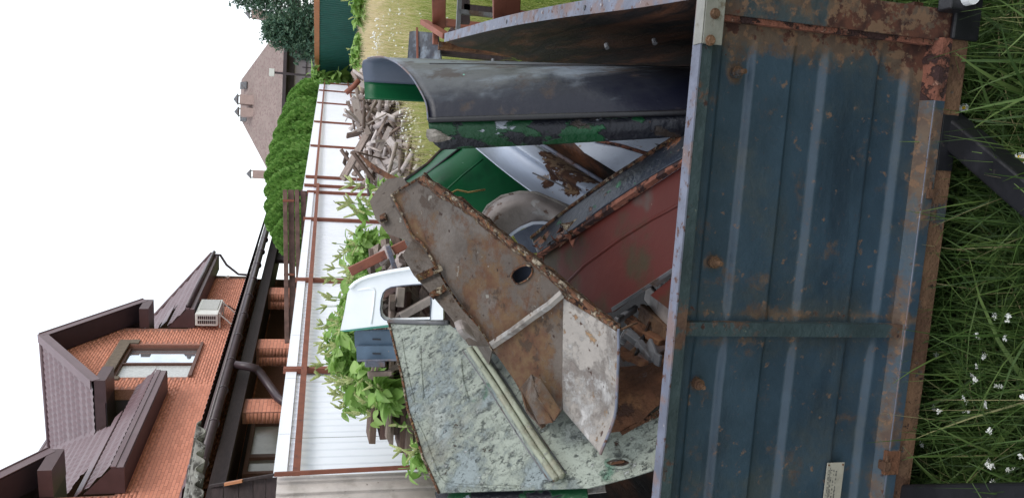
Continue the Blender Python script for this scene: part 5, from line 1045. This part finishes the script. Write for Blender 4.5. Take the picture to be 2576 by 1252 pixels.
# ============================================================ GRASS
def blades(n, pos, hf, w, mat, name, tintf, seg=3, lean=.55, droop=.5):
    P = pos; n = len(P); h = hf*(.55+.9*rng.random(n)); a = rng.random(n)*2*np.pi; ln = np.abs(rng.normal(0, lean, n))
    dx = np.cos(a)*ln; dy = np.sin(a)*ln; side = np.stack([-np.sin(a+rng.normal(0, .8, n)), np.cos(a), rng.normal(0, .3, n)], 1); V = np.zeros((n, (seg+1)*2, 3))
    for k in range(seg+1):
        t = k/seg; ww = w*(1-t)**.7*(.7+.6*rng.random(n) if k == 0 else 1)
        c = P + np.stack([dx*h*t**1.5, dy*h*t**1.5, h*(t-droop*ln*t**2.3*.8)], 1)
        c[:, 2] = np.maximum(c[:, 2], .005); q = side*(np.maximum(ww, w*.08) if np.ndim(ww) else np.full(n, max(ww, w*.08)))[:, None]
        V[:, 2*k] = c-q; V[:, 2*k+1] = c+q
    b = (np.arange(n)*(seg+1)*2)[:, None, None]; f = np.array([[2*k, 2*k+1, 2*k+3, 2*k+2] for k in range(seg)])[None]
    F = (b+f).reshape(-1, 4); T = np.repeat(np.clip(tintf(P, n), 0, 1), (seg+1)*2)
    return link(name, nmesh(name, V.reshape(-1, 3), F, mat, T), kind='stuff')
def rect(n, x0, x1, y0, y1): return np.stack([x0+(x1-x0)*rng.random(n), y0+(y1-y0)*rng.random(n), np.zeros(n)], 1)
P = rect(22000, -1.15, 1.5, .75, 2.9); blades(0, P, .09, .004, 'grassn', 'undergrowth', lambda P, n: .1+.5*rng.random(n), 3, .9, .6)
P = rect(54000, -1.15, 1.5, .75, 2.9)
hf = .13+.17*rng.random(len(P)); hf = np.where(P[:, 1] < 1.25, hf*.6, hf)
blades(0, P, hf, .0029, 'grassn', 'long_grass', lambda P, n: .62*rng.random(n)**1.3+(rng.random(n) > .95)*.5, 5, 1.0, .5)
P = rect(520, -1.0, 1.4, .8, 2.3); blades(0, P, .27, .0016, 'grassn', 'dry_stalks', lambda P, n: .85+.3*rng.random(n), 5, .9, .45)
P = rect(160, -1.0, 1.3, .9, 2.0); blades(0, P, .13, .013, 'grassn', 'ground_leaves', lambda P, n: .45+.2*rng.random(n), 5, .9, .7)
P = rect(1500, -1.0, 1.3, .9, 2.2); blades(0, P, .30, .0065, 'grassn', 'broad_grass', lambda P, n: .5*rng.random(n)+.15, 5, .8, .6)
# mown-down straw litter
# field grass, thinning with distance
Ps = []; Hs = []
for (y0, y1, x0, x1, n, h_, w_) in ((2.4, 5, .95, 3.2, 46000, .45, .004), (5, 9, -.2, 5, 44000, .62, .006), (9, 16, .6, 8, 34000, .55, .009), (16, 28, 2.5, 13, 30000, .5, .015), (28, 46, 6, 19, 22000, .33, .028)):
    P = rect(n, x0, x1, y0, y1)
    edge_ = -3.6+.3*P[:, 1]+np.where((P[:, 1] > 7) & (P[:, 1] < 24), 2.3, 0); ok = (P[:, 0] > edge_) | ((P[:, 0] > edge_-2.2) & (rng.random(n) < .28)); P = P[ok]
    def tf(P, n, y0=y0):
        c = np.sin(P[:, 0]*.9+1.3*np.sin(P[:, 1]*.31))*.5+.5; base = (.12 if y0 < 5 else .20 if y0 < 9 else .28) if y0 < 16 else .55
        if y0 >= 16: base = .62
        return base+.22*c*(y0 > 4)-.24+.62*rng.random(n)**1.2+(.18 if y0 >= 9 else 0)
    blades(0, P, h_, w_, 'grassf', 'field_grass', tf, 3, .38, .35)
for (x0, x1, y0, y1, n) in ((1.4, 6, -.8, 2.6, 30000), (-5.5, -1.1, .2, 5.2, 30000)):
    P = rect(n, x0, x1, y0, y1); ok = P[:, 0] > -3.4+.3*P[:, 1]-2*(P[:, 1] < 4.8); P = P[ok]
    blades(0, P, .30, .0045, 'grassf', 'verge_grass', lambda P, n: .05+.45*rng.random(n)**1.3, 3, .5, .45)
for (x0, x1, y0, y1, n, w_) in ((3.2, 8, 2.4, 9, 26000, .006),):
    blades(0, rect(n, x0, x1, y0, y1), .5, w_, 'grassf', 'verge_grass', lambda P, n: .1+.5*rng.random(n), 3, .4, .4)
P = rect(260, 1.0, 6, 3, 15); P = P[P[:, 0] > -3.0+.3*P[:, 1]]; 
# small white blossoms scattered through the field grass (uncountable)
V = []; n = 0; F = []
for p in list(P)+[np.array([at(900, random.gauss(95, 14), 19).x, 19+random.gauss(0, .5), 0]) for _ in range(40)]+[np.array([at(930, random.gauss(330, 60), 11).x, 11+random.gauss(0, 1), 0]) for _ in range(70)]:
    D = p[1]; zc = random.uniform(.35, .62); s_ = .006+.0011*D
    for k in range(2):
        c = np.array([p[0]+random.gauss(0, s_*2), p[1]+random.gauss(0, s_*2), zc+random.gauss(0, s_*2)]); b = len(V)
        V += [c+[s_, 0, 0], c+[0, s_, 0], c+[-s_, 0, 0], c+[0, -s_, 0], c+[0, 0, s_], c-[0, 0, s_]]; F += [(b, b+1, b+4), (b+1, b+2, b+4), (b+2, b+3, b+4), (b+3, b, b+4), (b+1, b, b+5), (b+2, b+1, b+5), (b+3, b+2, b+5), (b, b+3, b+5)]
link('field_blossoms', nmesh('field_blossoms', np.array(V), np.array(F), 'petal'), kind='stuff')
# ============================================================ FLOWERS beside the drawbar
def fl_mesh():
    mb = MB()
    for k in range(13):
        c = Vector((random.gauss(0, .006), random.gauss(0, .006), random.gauss(0, .004)))
        for j in range(4):
            a = j*math.pi/2+k; d = Vector((math.cos(a), math.sin(a), .2)); q = Vector((-d.y, d.x, 0)); mb.add([c, c+d*.0028+q*.0016, c+d*.0045, c+d*.0028-q*.0016], [(0, 1, 2, 3)])
    return mesh(mb, 'flower_head', 'petal')
FM = [fl_mesh() for _ in range(3)]
zq = lambda X, Y: (2201+.4977*X, 629+.4977*Y)
pos = [((670, 330), 2), ((525, 440), 1), ((660, 437), 1), ((310, 525), 1), ((550, 540), 1), ((515, 580), 1), ((490, 665), 1), ((510, 660), 2), ((615, 685), 1), ((745, 740), 2), ((297, 792), 1), ((322, 810), 1), ((463, 765), 1), ((453, 822), 1), ((555, 785), 1), ((583, 908), 1), ((570, 1080), 3), ((735, 1040), 1), ((675, 1108), 1), ((597, 1165), 1), ((605, 340), 1), ((240, 990), 1)]
wh = ['above the long straw blade below the drawbar', 'between the divider post and the drawbar', 'just right of the tall cluster pair', 'closest to the rusty skirt', 'in the upper middle of the grass patch', 'below the upper middle cluster', 'left twin of the central pair', 'brightest, centre of the grass patch', 'right of the central pair', 'at the picture edge beside the grass', 'left one of the low pair by the trailer', 'right one of the low pair by the trailer', 'small one below the centre', 'small one under the centre by a brown blade', 'tiny one between the centre and the edge', 'small one alone in the lower grass', 'largest cluster near the left drawbar', 'at the lower picture edge', 'small one right of the largest cluster', 'small one under the largest cluster', 'pale bud left of the tall pair', 'greenish bud cluster beside the trailer nut']
for ((X, Y), k), w_ in zip(pos, wh):
    p = atz(*zq(X, Y), random.uniform(.14, .2)); t_ = thing('white_wildflower', 'white wildflower cluster on thin stem, '+w_, 'flower', (p.x, p.y, 0), 'white wildflowers in the grass by the trailer')
    ln = Vector((random.uniform(-.05, .05), random.uniform(.02, .10), 0)); link('stem', mesh(MB().tube([ln, ln*.4+Z*p.z*.6, Z*p.z], [.0018, .0015, .001], 5), 'stem', 'stem'), t_)
    for j in range(k+1): o = link('flower_head', random.choice(FM), t_, Z*p.z+Vector((random.gauss(0, .005), random.gauss(0, .005), random.gauss(0, .003))) if j else Z*p.z); o.rotation_euler = (random.uniform(0, .8), 0, random.uniform(0, 6)); o.scale = (.48, .48, .48)
dm = MB()
for k in range(16):
    a = k*2*math.pi/16; d = Vector((math.cos(a), math.sin(a), 0)); q = Vector((-d.y, d.x, 0)); dm.add([d*.003-q*.0006, d*.009-q*.0014+Z*.0005, d*.0105, d*.009+q*.0014+Z*.0005, d*.003+q*.0006], [(0, 1, 2, 3, 4)])
dme = mesh(dm, 'petals', 'petal'); cme = mesh(MB().tube([(0, 0, -.001), (0, 0, .0015), (0, 0, .003)], [.004, .0042, .002], 10), 'disc', 'yolk', smooth=True)
for (X, Y), w_ in (((495, 600), 'right of the pair beside the rusted rail corner'), ((455, 615), 'left of the pair beside the rusted rail corner'), ((805, 873), 'alone beyond the black drawbar at the picture edge'), ((822, 890), 'half hidden next to the lone daisy')):
    p = atz(2201+.4522*X, .4522*Y, .17); t_ = thing('daisy', 'white daisy with a yellow centre, '+w_, 'flower', (p.x, p.y, 0), 'daisies in the grass'); tilt = (CAMP-p).normalized().to_track_quat('Z', 'Y').to_euler()
    o = link('petals', dme, t_, Z*p.z); o.rotation_euler = tilt; o = link('disc', cme, t_, Z*p.z); o.rotation_euler = tilt; link('stem', mesh(MB().tube([(0, .03, 0), (0, .01, p.z*.6), (0, 0, p.z)], .0012, 5), 'stem', 'stem'), t_)
